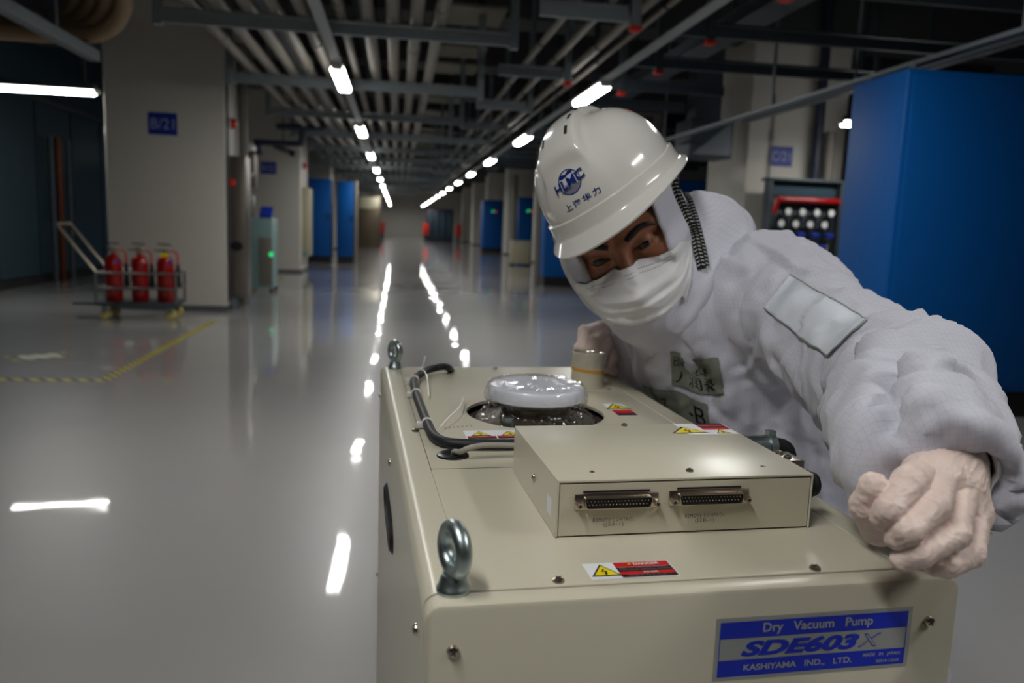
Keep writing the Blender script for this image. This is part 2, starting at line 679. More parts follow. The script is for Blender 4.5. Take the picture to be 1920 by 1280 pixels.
for r, x in enumerate(LX):
    bm = NB()
    box(bm, (x - 0.038, -8.5, LZ + 0.042), (x + 0.038, 57.5, UZ(2.475)), bev=0.004, seg=1)
    tag(obj('light_trunking', bm, 'trunk'), 'long pale trunking that carries the ' + ROWN[r], 'trunking')
    for k in range(-1, 14):
        y = 3.28 + 3.95 * k if k >= 0 else -0.05
        vis = k if r == 0 else k + 1
        if k < 0 or (r == 0 and k == 0):
            lab = ('white tube lamp of the %s, ' % ROWN[r]) + ('just above the top edge' if k == 0 else 'first behind the photographer' if k == -1 else 'second behind the photographer')
        elif vis <= 7:
            lab = 'lit tube lamp, %s from the camera in the %s' % (ORD[vis - 1], ROWN[r])
        else:
            lab = 'far lit tube lamp merging into the glowing end of the %s' % ROWN[r]
        make_lamp('ceiling_lamp', lab, (x, y, LZ), 0, 'lamps in the ' + ROWN[r])
make_lamp('ceiling_lamp', 'long lit tube lamp crosswise in the dark bay left of the B/21 column', (-3.585, 8.97, 2.197), PI / 2, None)
make_lamp('ceiling_lamp', 'lit tube lamp crosswise behind the big blue cabinet, only its end showing', (4.86, 7.6, 2.134), PI / 2, None)
bm = NB(); box(bm, (4.38, 7.56, 2.176), (5.36, 7.64, 2.214)); box(bm, (4.5, 7.585, 2.214), (4.53, 7.615, 3.75)); box(bm, (5.2, 7.585, 2.214), (5.23, 7.615, 3.75))
tag(obj('lamp_bracket', bm, 'galvdark'), 'hanging bracket over the crosswise lamp behind the big blue cabinet', 'bracket')
bm = NB()
box(bm, (-4.08, 8.93, 2.239), (-3.08, 9.01, 2.28)); box(bm, (-4.0, 8.955, 2.28), (-3.97, 8.985, 3.2)); box(bm, (-3.2, 8.955, 2.28), (-3.17, 8.985, 3.2))
tag(obj('lamp_bracket', bm, 'galvdark'), 'dark hanging bracket above the crosswise tube lamp', 'bracket')

# ------------------------------------------------------------------ strut channels and pipes overhead


def strut(name, label, x0, x1, y, z, group, posts=(), w=0.041, cap=None, m='galv'):
    t = thing(name, label, 'strut channel', (x0, y, z), 0, group)
    L = x1 - x0
    b = NB()
    box(b, (0, -w / 2, 0), (L, w / 2, 0.006)); box(b, (0, -w / 2, 0.006), (L, -w / 2 + 0.005, 0.062)); box(b, (0, w / 2 - 0.005, 0.006), (L, w / 2, 0.062))
    box(b, (0, -w / 2, 0.062), (L, w / 2, 0.072)); box(b, (0, -w / 2, 0.082), (L, w / 2, 0.094))
    obj('channel', b, m, t)
    for px in posts:
        b = NB(); box(b, (px - x0 - 0.03, -0.03, -0.02), (px - x0 + 0.03, 0.03, ZC - z), bev=0.004, seg=1)
        p = obj('hanger', b, m, t)
        if cap:
            b = NB(); box(b, (px - x0 - 0.034, -0.034, -0.05), (px - x0 + 0.034, 0.034, -0.02), bev=0.004, seg=1)
            tag(obj('end_cap', b, 'alarmred', p), 'red end cap')
    return t


NS = 14
for k in range(NS):
    y = (6.8 + 2.7 * k) * K
    strut('strut_channel', 'galvanised channel under the left pipe bank, %s from the camera' % ORD[k], -1.87 * K, 0.95 * K, y, UZ(2.475),
          'channels under the left pipe bank', posts=(-1.86 * K, 0.93 * K))
for k in range(NS):
    y = (5.78 + 2.3 * k) * K
    strut('strut_channel', 'short channel under the middle pipe bank, %s from the camera' % ORD[k], 0.965 * K, 1.6 * K, y, UZ(2.475),
          'channels under the middle pipe bank', posts=(1.66 * K,), cap=k < 2)
for k in range(NS):
    y = (5.1 + 1.28 * k) * K
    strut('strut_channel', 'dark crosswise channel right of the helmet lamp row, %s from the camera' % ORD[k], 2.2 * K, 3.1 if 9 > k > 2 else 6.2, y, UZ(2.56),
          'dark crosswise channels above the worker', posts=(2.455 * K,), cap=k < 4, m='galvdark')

# pipes along the corridor on the struts
PX = [-1.62, -1.40, -1.18, -0.98, -0.77, -0.47, -0.26, -0.06, 0.13, 0.32]
PO = ['leftmost', 'second from left', 'third from left', 'fourth from left', 'fifth from left', 'sixth from left', 'seventh from left',
      'third from right', 'second from right', 'rightmost']
for i, x in enumerate(PX):
    r = 0.056 * K if i not in (5,) else 0.034
    x *= K
    t = thing('ceiling_pipe', 'grey pipe, %s in the bank lying on the left channels' % PO[i], 'pipe', (x, 0.5, UZ(2.475) + 0.094 + r), 0, 'left ceiling pipe bank')
    b = NB(); cyl(b, (0, 0, 0), (0, 37, 0), r, n=20); obj('tube', b, 'pipe', t)
    for k in range(4):
        yy = 2.2 + 4.0 * k + 0.9 * ((i * 7) % 4)
        b = NB(); cyl(b, (0, yy, 0), (0, yy + 0.09, 0), r + 0.008, n=20, bev=0.004); obj('coupling', b, 'pipe', t)
for i, (x, r) in enumerate(((1.236, 0.024), (1.482, 0.028), (1.754, 0.038), (1.899, 0.022))):
    t = thing('ceiling_pipe', 'grey pipe, %s of the four in the middle bank' % ['leftmost', 'second from left', 'third from left', 'rightmost'][i],
              'pipe', (x * K, 1.0, UZ(2.475) + 0.094 + r), 0, 'middle ceiling pipe bank')
    b = NB(); cyl(b, (0, 0, 0), (0, 36, 0), r, n=18); obj('tube', b, 'pipe', t)
    for k in range(7):
        yy = 3.4 + 1.7 * k + 0.5 * (i % 2)
        b = NB(); cyl(b, (0, yy, 0), (0, yy + 0.03, 0), r + 0.006, n=18); obj('clamp', b, 'rubber', t)
# dark pipe layer above
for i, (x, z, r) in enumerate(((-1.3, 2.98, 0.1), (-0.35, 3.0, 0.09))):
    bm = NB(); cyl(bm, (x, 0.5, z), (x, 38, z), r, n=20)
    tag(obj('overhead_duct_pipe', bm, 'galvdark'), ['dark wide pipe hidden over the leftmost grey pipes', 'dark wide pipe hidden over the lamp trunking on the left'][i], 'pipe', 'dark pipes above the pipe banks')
# long trays / conduits on the right, along the corridor
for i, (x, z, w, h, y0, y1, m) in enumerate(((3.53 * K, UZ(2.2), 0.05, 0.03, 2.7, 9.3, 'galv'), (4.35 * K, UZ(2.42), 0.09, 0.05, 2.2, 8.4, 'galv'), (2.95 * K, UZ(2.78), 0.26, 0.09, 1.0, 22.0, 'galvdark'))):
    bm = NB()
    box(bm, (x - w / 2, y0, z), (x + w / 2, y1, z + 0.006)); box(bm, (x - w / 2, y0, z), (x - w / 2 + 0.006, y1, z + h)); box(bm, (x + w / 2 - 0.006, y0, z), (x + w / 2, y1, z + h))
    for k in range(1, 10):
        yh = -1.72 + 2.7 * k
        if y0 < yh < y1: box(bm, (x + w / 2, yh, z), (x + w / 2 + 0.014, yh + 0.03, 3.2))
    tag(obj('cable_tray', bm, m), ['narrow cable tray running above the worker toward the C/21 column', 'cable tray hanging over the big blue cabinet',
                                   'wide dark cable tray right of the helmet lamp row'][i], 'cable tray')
# strut and lagged bends at the top left
t = thing('strut_channel', 'galvanised channel running lengthwise at the top left corner by the lagged bends', 'strut channel', (-2.28, 3.3, 2.122), 0)
b = NB(); box(b, (-0.04, 0, 0), (0.04, 3.35, 0.08), bev=0.004, seg=1); obj('channel', b, 'galv', t)
for yy in (0.5, 2.6):
    b = NB(); box(b, (-0.03, yy - 0.03, 0.09), (0.03, yy + 0.03, 0.4)); obj('hanger', b, 'galvdark', t)
for i in range(4):
    dx, dz, dy = -0.13 * i, 0.045 * i, 0.10 * i
    pts = [(-1.80 + dx, 4.8 + dy, 2.80), (-1.82 + dx, 5.7 + dy, 2.66 + dz), (-1.92 + dx, 6.2 + dy, 2.47 + dz), (-2.12 + dx, 6.42 + dy, 2.31 + dz), (-2.45 + dx, 6.5 + dy, 2.275 + dz), (-3.4, 6.52 + dy, 2.27 + dz), (-4.8, 6.55 + dy, 2.27 + dz)]
    bm = NB(); tube(bm, pts, 0.062, n=16, smooth=8)
    tag(obj('lagged_pipe', bm, 'pipebrown'), 'brown lagged pipe bend at the top left, %s of the bundle' % ['nearest', 'second', 'third', 'farthest'][i], 'pipe', 'lagged pipe bends top left')
bm = NB(); cyl(bm, (-4.8, 7.6, 2.72), (-3.4, 7.6, 2.72), 0.16, n=24, bev=0.01); cyl(bm, (-4.3, 7.6, 2.88), (-4.3, 7.6, ZC), 0.02, n=8)
tag(obj('lagged_duct', bm, 'pipebrown'), 'wide brown horizontal duct at the far top left', 'duct')

# things in the dark bay on the left wall
for i, (y, r, m) in enumerate(((11.95, 0.045, 'galvdark'), (12.2, 0.055, 'copper'), (12.55, 0.05, 'galvdark'))):
    bm = NB(); cyl(bm, (XL + 0.14, y, 0), (XL + 0.14, y, 2.0), r * 0.7, n=16)
    tag(obj('wall_riser', bm, m), ['pale vertical riser pipe left of the copper pipe', 'copper vertical pipe on the dark left wall', 'silver vertical riser pipe right of the copper pipe'][i], 'pipe')
t = thing('pipe_rack', 'dark steel rack with shelves standing behind the trolley handle', 'rack', (-4.2, 12.6, 0))
for (xx, yy) in ((0, 0), (0.7, 0), (0, 0.4), (0.7, 0.4)):
    b = NB(); box(b, (xx - 0.02, yy - 0.02, 0), (xx + 0.02, yy + 0.02, 2.2)); obj('post', b, 'galvdark', t)
for zz in (0.35, 0.8, 1.25):
    b = NB(); box(b, (0, 0, zz), (0.7, 0.4, zz + 0.04), bev=0.004, seg=1); obj('shelf', b, 'galvdark', t)
t = thing('junction_box', 'small white wall box high beside the B/21 column edge', 'box', (-3.06, 9.3, 1.86))
b = NB(); box(b, (-0.05, -0.03, -0.04), (0.05, 0.03, 0.04), bev=0.006); obj('case', b, 'lamphouse', t)
b = NB(); box(b, (0.05, -0.012, -0.012), (0.1, 0.012, 0.012)); obj('bracket', b, 'galv', t)

# ------------------------------------------------------------------ column signs


def sign(txt, loc, label):
    t = thing('column_sign', label, 'sign', loc)
    b = NB(); box(b, (-0.142, -0.006, -0.112), (0.142, 0.0, 0.112), bev=0.002, seg=1)
    b2 = NB()
    obj('plate', b, 'signblue', t)
    put_text(b2, txt, plane_mtx((0, -0.0075, 0), (1, 0, 0), (0, 0, 1)), 0, size=0.15, bold=0.0, width=0.225)
    obj('lettering', b2, 'signtext', t, ang=None)


sign('B/21', (-2.395, 8.83, 1.917), 'blue B/21 plate on the big left column')
sign('C/21', (4.345, 8.83, 1.917), 'blue C/21 plate on the right column above the gauge panel')
sign('B/22', (-2.37, 15.5, 1.917), 'blue B/22 plate on the second left column')
for k in range(2, 5):
    sign('C/2%d' % k, (4.345, COLY[k], 1.917), 'tiny blue plate on the %s right column beyond the C/21 column' % ['first', 'second', 'third'][k - 2])

# ------------------------------------------------------------------ fixtures around the left column
X = -1.79
t = thing('fire_alarm', 'red alarm dome high on the right face of the B/21 column', 'alarm', (X, 9.06, 1.98))
b = NB(); cyl(b, (0, 0, 0), (0.03, 0, 0), 0.06, n=20); obj('base', b, 'lamphouse', t)
b = NB(); lathe(b, [(0.055, 0), (0.055, 0.02), (0.04, 0.05), (0, 0.062)], (0.03, 0, 0), (1, 0, 0), n=20); obj('dome', b, 'alarmred', t)
bm = NB(); cyl(bm, (X + 0.02, 8.89, 0.1), (X + 0.02, 8.89, 2.55), 0.013, n=10)
tag(obj('conduit', bm, 'galvdark'), 'thin dark conduit up the corner of the B/21 column', 'conduit')
bm = NB(); cyl(bm, (X + 0.06, 9.55, 0.0), (X + 0.06, 9.55, 2.9), 0.05, n=14)
tag(obj('conduit', bm, 'pipe'), 'thick pale vertical pipe behind the stainless cabinet', 'conduit')
t = thing('hose_cabinet', 'stainless cabinet with a black oval window on the B/21 column side', 'cabinet', (X, 8.95, 0.14))
b = NB(); box(b, (0.002, 0, 0), (0.19, 0.28, 1.5), bev=0.006); obj('body', b, 'stainless', t)
b = NB(); box(b, (0.012, -0.012, 0.02), (0.182, 0.0, 1.48), bev=0.004); d = obj('door', b, 'stainless', t)
b = NB(); cyl(b, (0.09, -0.012, 0.55), (0.09, -0.02, 0.55), 0.066, n=24)
for v in b.verts: v.co.z = 0.55 + (v.co.z - 0.55) * 0.75
tag(obj('window', b, 'hole', d), 'black oval window')
b = NB(); cyl(b, (0.045, -0.012, 1.22), (0.045, -0.04, 1.22), 0.045, n=20, bev=0.008); tag(obj('call_point', b, 'alarmred', t), 'red round call point')
bm = NB()
for (yy, zz) in ((8.97, 0.0), (9.16, 0.0)):
    box(bm, (X + 0.03, yy, 0), (X + 0.07, yy + 0.04, 0.14))
tag(obj('cabinet_stand', bm, 'galv'), 'short galvanised stand under the stainless cabinet', 'stand')
t = thing('instrument_cabinet', 'pale green instrument stand with sloped panel behind the stainless cabinet', 'cabinet', (-1.93, 11.15, 0))
b = NB(); box(b, (-0.3, 0.0, 0.06), (0.27, 0.5, 1.0), bev=0.01); obj('body', b, 'teal', t)
b = NB(); box(b, (0.1, -0.02, 0.1), (0.27, 0.0, 0.74), bev=0.004); obj('door', b, 'pipe', t)
b = NB(); box(b, (0.1, 0, 0), (0.26, 0.2, 0.03), mtx=Matrix.Translation((0.0, 0.03, 1.0)) @ Matrix.Rotation(rad(40), 4, 'X')); obj('sloped_panel', b, 'valveblue', t)
b = NB(); cyl(b, (0.26, -0.03, 0.52), (0.26, -0.018, 0.52), 0.032, n=16); tag(obj('indicator', b, 'greenglow', t), 'green lit indicator')
b = NB(); box(b, (-0.28, 0.2, 1.0), (-0.02, 0.45, 1.3), bev=0.006); obj('column_box', b, 'stainless', t)
for (xx, yy) in ((-0.27, 0.03), (0.25, 0.03), (-0.27, 0.43), (0.25, 0.43)):
    b = NB(); cyl(b, (xx, yy, 0), (xx, yy, 0.06), 0.02, n=10); obj('foot', b, 'black', t)
t = thing('wall_instrument', 'shiny silver instrument head above the pale instrument stand', 'instrument', (-1.86, 10.7, 1.38))
b = NB(); box(b, (-0.16, 0, 0.0), (0.06, 0.2, 0.44), bev=0.03, seg=3); obj('case', b, 'stainless', t)
b = NB(); lathe(b, [(0.1, 0), (0.1, 0.05), (0.07, 0.09), (0, 0.1)], (-0.04, 0.1, 0.46), n=20); obj('cap', b, 'lamphouse', t)
b = NB(); sphere(b, (0.02, -0.01, 0.16), 0.035, n=14); tag(obj('lamp_lens', b, 'steel', t), 'bright chrome lens')
b = NB(); cyl(b, (-0.05, 0.1, -1.35), (-0.05, 0.1, 0.0), 0.03, n=12); obj('post', b, 'valveblue', t)
for i, (dz, dx) in enumerate(((0.0, 0.0), (0.24, 0.32))):
    bm = NB()
    pts = [(-2.1 + dx, 12.4, 2.10 + dz), (-1.5 + dx, 12.4, 2.10 + dz), (-1.42 + dx, 12.4, 2.14 + dz), (-1.4 + dx, 12.4, 2.3 + dz), (-1.4 + dx, 12.4, 2.55)]
    tube(bm, pts, 0.045, n=14, smooth=4)
    if i == 0: cyl(bm, (-2.02, 12.4, 1.92), (-2.02, 12.4, 2.12), 0.05, n=14, bev=0.01)
    tag(obj('drain_pipe', bm, 'pipedark'), ['lower dark blue pipe elbow beside the second left column', 'upper dark blue pipe elbow beside the second left column'][i], 'pipe')
t = thing('security_camera', 'small dark camera hanging in front of the second left column', 'camera', (-2.06, 15.2, 2.2))
b = NB(); cyl(b, (0, 0, 0.1), (0, 0, 1.5), 0.012, n=8); obj('rod', b, 'galvdark', t)
b = NB(); cyl(b, (-0.16, 0.0, 0.1), (0.14, -0.06, -0.02), 0.045, n=14, bev=0.01); obj('body', b, 'steel', t)
b = NB(); cyl(b, (0.14, -0.06, -0.02), (0.2, -0.072, -0.045), 0.055, n=14); obj('lens_hood', b, 'black', t)
t = thing('fire_alarm', 'small red alarm on the right face of the second left column', 'alarm', (X, 15.75, 2.0))
b = NB(); cyl(b, (0, 0, 0), (0.03, 0, 0), 0.07, n=16); obj('base', b, 'lamphouse', t)
b = NB(); lathe(b, [(0.065, 0), (0.06, 0.03), (0, 0.07)], (0.03, 0, 0), (1, 0, 0), n=16); obj('dome', b, 'alarmred', t)
t = thing('hose_cabinet', 'narrow pale box low on the second left column side with a green tag', 'cabinet', (X, 15.7, 0.3))
b = NB(); box(b, (0.002, 0, 0), (0.12, 0.8, 1.3), bev=0.006); obj('body', b, 'beige', t)
b = NB(); box(b, (-0.01 + 0.02, -0.006, 0.0), (0.1, 0.0, 0.1)); tag(obj('tag_plate', b, 'teal', t), 'green tag')


# ------------------------------------------------------------------ blue cabinets
def blue_cabinet(label, x0, x1, y0, y1, h, doors=2, group=None, lights=False, plinth=0.154, labels=False):
    t = thing('electrical_cabinet', label, 'cabinet', (x0, y0, 0), 0, group)
    w, d = x1 - x0, y1 - y0
    b = NB(); box(b, (0, 0, plinth), (w, d, h), bev=0.012, seg=3); body = obj('body', b, 'cabblue', t)
    b = NB(); box(b, (0.012, 0.02, 0), (w - 0.012, d - 0.02, plinth)); obj('plinth', b, 'cabdark', t)
    for i in range(doors):
        b = NB(); box(b, (w * i / doors + 0.03, -0.014, plinth + 0.03), (w * (i + 1) / doors - 0.012, 0.0, h - 0.03), bev=0.006)
        dd = obj('door', b, 'cabblue', t)
        b = NB(); box(b, (w * (i + 1) / doors - 0.06, -0.034, 1.0), (w * (i + 1) / doors - 0.035, -0.014, 1.16), bev=0.004); obj('handle', b, 'black', dd)
    if lights:
        for i, (dx, m) in enumerate(((0.0, 'greenglow'), (0.05, 'greenglow'), (0.14, 'redglow'))):
            b = NB(); cyl(b, (w * 0.45 + dx, -0.034, h - 0.44 + 0.03 * (i % 2)), (w * 0.45 + dx, -0.014, h - 0.44 + 0.03 * (i % 2)), 0.026, n=12)
            obj('pilot_light', b, m, t)
    if labels:
        for zz in (0.45, 1.72):
            b = NB(); box(b, (w * 0.15, -0.02, zz), (w * 0.4, -0.012, zz + 0.13)); tag(obj('notice_plate', b, 'copper', t), 'brown notice plate')
    for (xx, yy) in ((0.06, 0.06), (w - 0.06, 0.06), (0.06, d - 0.06), (w - 0.06, d - 0.06)):
        b = NB(); torus(b, (xx, yy, h + 0.022), (1, 0, 0), 0.016, 0.005, n=16, k=8); obj('lifting_ring', b, 'zinc', t)
    return t


blue_cabinet('big blue cabinet on black plinth beside the worker at the right edge', 2.705, 4.9, 4.1, 4.635, 1.925, doors=2)
blue_cabinet('blue cabinet in the left row, just past the second left column', -2.35, -1.56, 19.5, 20.3, 1.96, 1, labels=True)
blue_cabinet('blue cabinet in the left row, nearest to the corridor middle', -1.42, -1.03, 19.5, 20.3, 1.92, 1)
blue_cabinet('blue cabinet bank behind the white helmet brim', 2.56, 5.75, 13.8, 14.5, 1.93, 4)
blue_cabinet('bright blue cabinet with green pilot lights left of the helmet', 3.83, 4.47, 25.5, 26.2, 1.96, 1, lights=True)
blue_cabinet('darker blue cabinet with green pilot lights, farther down the corridor', 3.27, 4.05, 31.0, 31.8, 2.0, 1, lights=True)
blue_cabinet('tall blue cabinet far behind the second left column side', -2.9, -2.42, 18.6, 19.4, 1.96, 1)
bm = NB(); cyl(bm, (-0.98, 19.55, 0), (-0.98, 19.55, 1.95), 0.05, n=14); tag(obj('vertical_pipe', bm, 'pipe'), 'pale upright pipe at the edge of the left blue cabinets', 'pipe')
bm = NB(); cyl(bm, (2.42, 13.75, 0), (2.42, 13.75, 2.5), 0.055, n=14); tag(obj('vertical_pipe', bm, 'pipe'), 'cream upright pipe left of the helmet brim', 'pipe')
bm = NB(); cyl(bm, (3.55, 24.6, 0.0), (3.55, 24.6, 2.6), 0.1, n=14); tag(obj('vertical_pipe', bm, 'pipe'), 'grey upright pipe rising behind the low beige box', 'pipe')
t = thing('equipment_box', 'low beige box on the floor before the far right cabinets', 'box', (3.0, 20.9, 0))
b = NB(); box(b, (0, 0, 0.05), (0.5, 0.5, 0.62), bev=0.01); obj('body', b, 'beige', t)
b = NB(); box(b, (-0.01, -0.01, 0.62), (0.51, 0.51, 0.65), bev=0.005); obj('lid', b, 'beige', t)
for (xx, yy) in ((0.05, 0.05), (0.45, 0.05), (0.05, 0.45), (0.45, 0.45)):
    b = NB(); cyl(b, (xx, yy, 0), (xx, yy, 0.05), 0.025, n=10); obj('foot', b, 'black', t)
t = thing('equipment_enclosure', 'grey brown enclosure far down the left side of the corridor', 'enclosure', (-1.5, 31.5, 0))
b = NB(); box(b, (0, 0, 0.0), (0.85, 1.2, 2.0), bev=0.01); obj('body', b, 'castiron', t)
b = NB(); box(b, (0.05, -0.015, 0.1), (0.8, 0.0, 1.45), bev=0.005); obj('door', b, 'castiron', t)
b = NB(); box(b, (0.05, -0.015, 1.5), (0.8, 0.0, 1.95), bev=0.005); obj('top_panel', b, 'beige', t)
t = thing('equipment_enclosure', 'dark mottled enclosure at the far right end of the corridor', 'enclosure', (1.75, 48, 0))
b = NB(); box(b, (0, 0, 0.0), (1.55, 1.5, 1.9), bev=0.01); obj('body', b, 'pipedark', t)
for i in range(4):
    b = NB(); box(b, (0.08 + 0.38 * i, -0.015, 0.2), (0.36 + 0.38 * i, 0.0, 1.7), bev=0.005); obj('panel', b, 'walldark', t)
for i, (x, y, w) in enumerate(((-1.35, 50, 0.6), (1.5, 47.5, 0.35), (3.35, 46, 0.3))):
    t = thing('fire_point', ['orange red cabinet far down on the left of the corridor end', 'orange red cabinet far down on the right of the corridor end', 'small red cabinet before the far cream columns'][i],
              'cabinet', (x, y, 0.35))
    b = NB(); box(b, (0, 0, 0), (w, 0.3, 0.7), bev=0.01); obj('body', b, 'alarmred', t)
    b = NB(); box(b, (0.03, -0.012, 0.04), (w - 0.03, 0, 0.66), bev=0.004); obj('door', b, 'alarmred', t)
    b = NB(); box(b, (0.05, 0.1, -0.35), (w - 0.05, 0.2, 0)); obj('stand', b, 'galvdark', t)
b = NB(); box(b, (4.2, COLY[5] - 0.02, 0.35), (4.42, COLY[5] - 0.002, 0.5), bev=0.003, seg=1)
tag(obj('exit_marker', b, 'greenglow'), 'small green glowing marker low on a far right column', 'marker')

# ------------------------------------------------------------------ right column: gauge panel, pipes, duct
t = thing('gauge_panel', 'grey manifold panel with gauges and blue valves on the C/21 column', 'gauge panel', (4.02, 8.35, 0.95))
b = NB(); box(b, (0, 0.1, -0.25), (0.86, 0.16, 0.66), bev=0.006); box(b, (-0.02, 0, 0.66), (0.88, 0.2, 0.69), bev=0.004)
for s in (0.0, 0.83):
    box(b, (s, 0.0, -0.25), (s + 0.03, 0.1, 0.66))
obj('frame', b, 'galvdark', t)
b = NB(); cyl(b, (0.1, 0.03, 0.46), (0.84, 0.03, 0.46), 0.035, n=14, bev=0.005); cyl(b, (0.1, 0.03, 0.46), (0.07, 0.03, 0.3), 0.035, n=14); obj('header_pipe', b, 'extred', t)
for i in range(8):
    x = 0.16 + 0.17 * (i % 4) + (0.07 if i < 4 else 0.0)
    z = 0.33 if i < 4 else 0.2
    b = NB(); cyl(b, (x, 0.04, z), (x, -0.0, z), 0.046, n=20, bev=0.005); cyl(b, (x, 0.03, z - 0.05), (x, 0.03, z - 0.25), 0.012, n=8); g = obj('gauge', b, 'black', t)
    b = NB(); cyl(b, (x, 0.0, z), (x, -0.004, z), 0.036, n=20); obj('dial', b, 'gaugeface', g)
    b = NB(); box(b, (x - 0.045, -0.02, z - 0.27), (x + 0.045, 0.05, z - 0.22), bev=0.01); obj('valve_handle', b, 'valveblue', t)
for i in range(6):
    x = 0.14 + 0.12 * i
    b = NB(); cyl(b, (x, 0.04, -0.02), (x, 0.04, -0.95), 0.011, n=8); obj('hose', b, 'wheel_y' if i % 2 else 'copper', t)
b = NB(); box(b, (0.03, 0.085, 0.5), (0.8, 0.1, 0.63)); tag(obj('back_plate', b, 'walldark', t), 'blue grey back plate')
for s in (0.05, 0.78):
    b = NB(); box(b, (s, 0.1, -0.95), (s + 0.04, 0.14, -0.25)); obj('leg', b, 'galv', t)
bm = NB(); cyl(bm, (4.71, 8.7, 0.0), (4.71, 8.7, ZC), 0.055, n=16); tag(obj('riser_pipe', bm, 'pipedark'), 'dark vertical riser beside the C/21 plate', 'pipe')
bm = NB(); cyl(bm, (4.84, 8.65, 0.0), (4.84, 8.65, 2.2), 0.055, n=16); tag(obj('riser_pipe', bm, 'pipe'), 'pale vertical riser right of the dark riser by C/21', 'pipe')
bm = NB(); cyl(bm, (4.205, 8.8, 1.62), (4.205, 8.8, 2.6), 0.009, n=8); cyl(bm, (4.205, 8.8, 2.08), (4.205, 8.8, 2.2), 0.018, n=8)
tag(obj('conduit', bm, 'steel'), 'thin conduit down the C/21 column left of its plate', 'conduit')
t = thing('wall_control_box', 'open grey control box with dark wiring right of the C/21 column', 'box', (4.98, 8.2, 1.72))
b = NB(); box(b, (0, 0, 0), (0.6, 0.25, 0.62), bev=0.008); obj('case', b, 'cabdark', t)
for i in range(5):
    b = NB(); box(b, (0.04, -0.01, 0.06 + 0.11 * i), (0.56, 0.0, 0.12 + 0.11 * i)); obj('wiring_duct', b, 'galvdark' if i % 2 else 'castiron', t)
b = NB(); box(b, (0.1, 0.1, 0.62), (0.14, 0.14, ZC - 1.72)); obj('hanger', b, 'galvdark', t)
t = thing('air_duct', 'grey square air duct box hanging left of the C/21 column', 'duct', (3.2, 8.7, 1.85))
b = NB(); box(b, (0, 0, 0.0), (0.5, 0.5, 0.42), bev=0.006); obj('plenum', b, 'galvdark', t)
b = NB()
q = [(0.03, -0.004, 0.03), (0.47, -0.004, 0.03), (0.47, -0.004, 0.39)]
f = quad(b, q); quad(b, [(v[0], v[1] - 0.006, v[2]) for v in q][::-1]); obj('stiffener', b, 'galv', t)
b = NB(); box(b, (0.1, 0.16, 0.42), (0.4, 0.44, 1.35)); obj('drop', b, 'galvdark', t)
t = thing('insulated_pipe', 'shiny foil wrapped pipe bend behind the helmet rear rim', 'pipe', (3.35, 9.6, 1.5))
b = NB(); tube(b, [(-1.0, 0, 0.24), (-0.25, 0, 0.24), (-0.02, 0, 0.22), (0.02, 0, 0.12), (0.05, 0, -0.02), (0.3, 0, -0.06), (0.42, 0, -0.06)], 0.05, n=16, smooth=6); obj('pipe', b, 'steel', t)
for xx in (-0.75, -0.4):
    b = NB(); cyl(b, (xx, 0, 0.24), (xx + 0.08, 0, 0.24), 0.075, n=16, bev=0.01); obj('flange', b, 'steel', t)
b = NB(); cyl(b, (-0.6, 0, 0.28), (-0.6, 0, ZC - 1.5), 0.01, n=8); obj('hanger', b, 'galvdark', t)

# ------------------------------------------------------------------ floor markings
bm = NB(); box(bm, (XL + 0.05, 4.97, 0.0), (-1.70, 5.03, 0.0015)); box(bm, (-1.76, 5.03, 0.0), (-1.70, 7.95, 0.0015))
tag(obj('floor_tape', bm, 'hatch'), 'yellow and black tape line turning a corner on the floor', 'tape')
bm = NB(); box(bm, (-2.0, 10.4, 0.0), (-1.94, 14.4, 0.0015))
tag(obj('floor_tape', bm, 'hatch'), 'faint yellow tape line running to the second left column', 'tape')
t = thing('floor_label', 'small white label with yellow tape stuck to the floor left of the tape line', 'label', (-2.42, 5.82, 0), rad(35))
b = NB(); box(b, (-0.12, -0.07, 0), (0.12, 0.07, 0.0012)); obj('sheet', b, 'alu', t)
b = NB(); box(b, (-0.2, 0.08, 0.0), (0.18, 0.115, 0.0015)); box(b, (-0.2, -0.115, 0.0), (0.18, -0.08, 0.0015)); obj('tape_border', b, 'hatch', t)

# ------------------------------------------------------------------ extinguisher trolley
t = thing('trolley', 'steel platform trolley with railings in front of the B/21 column', 'trolley', (-2.43, 8.15, 0), rad(4))
b = NB(); box(b, (-0.37, -0.24, 0.135), (0.35, 0.24, 0.165), bev=0.005); obj('deck', b, 'galvdark', t)
b = NB()
for zz in (0.3, 0.44):
    for yy in (-0.23, 0.23):
        cyl(b, (-0.36, yy, zz), (0.34, yy, zz), 0.012, n=10)
    for xx in (-0.36, 0.34):
        cyl(b, (xx, -0.23, zz), (xx, 0.23, zz), 0.012, n=10)
for xx in (-0.36, 0.34):
    for yy in (-0.23, 0.23):
        cyl(b, (xx, yy, 0.16), (xx, yy, 0.45), 0.013, n=10)
obj('railing', b, 'steel', t)
b = NB()
for yy in (-0.2, 0.2):
    cyl(b, (-0.36, yy, 0.44), (-0.68, yy, 0.88), 0.014, n=12)
cyl(b, (-0.68, -0.21, 0.88), (-0.68, 0.21, 0.88), 0.014, n=12)
obj('push_handle', b, 'nickel', t)
b = NB(); box(b, (-0.62, -0.05, 0.12), (-0.37, 0.05, 0.14), bev=0.004); obj('foot_plate', b, 'galvdark', t)
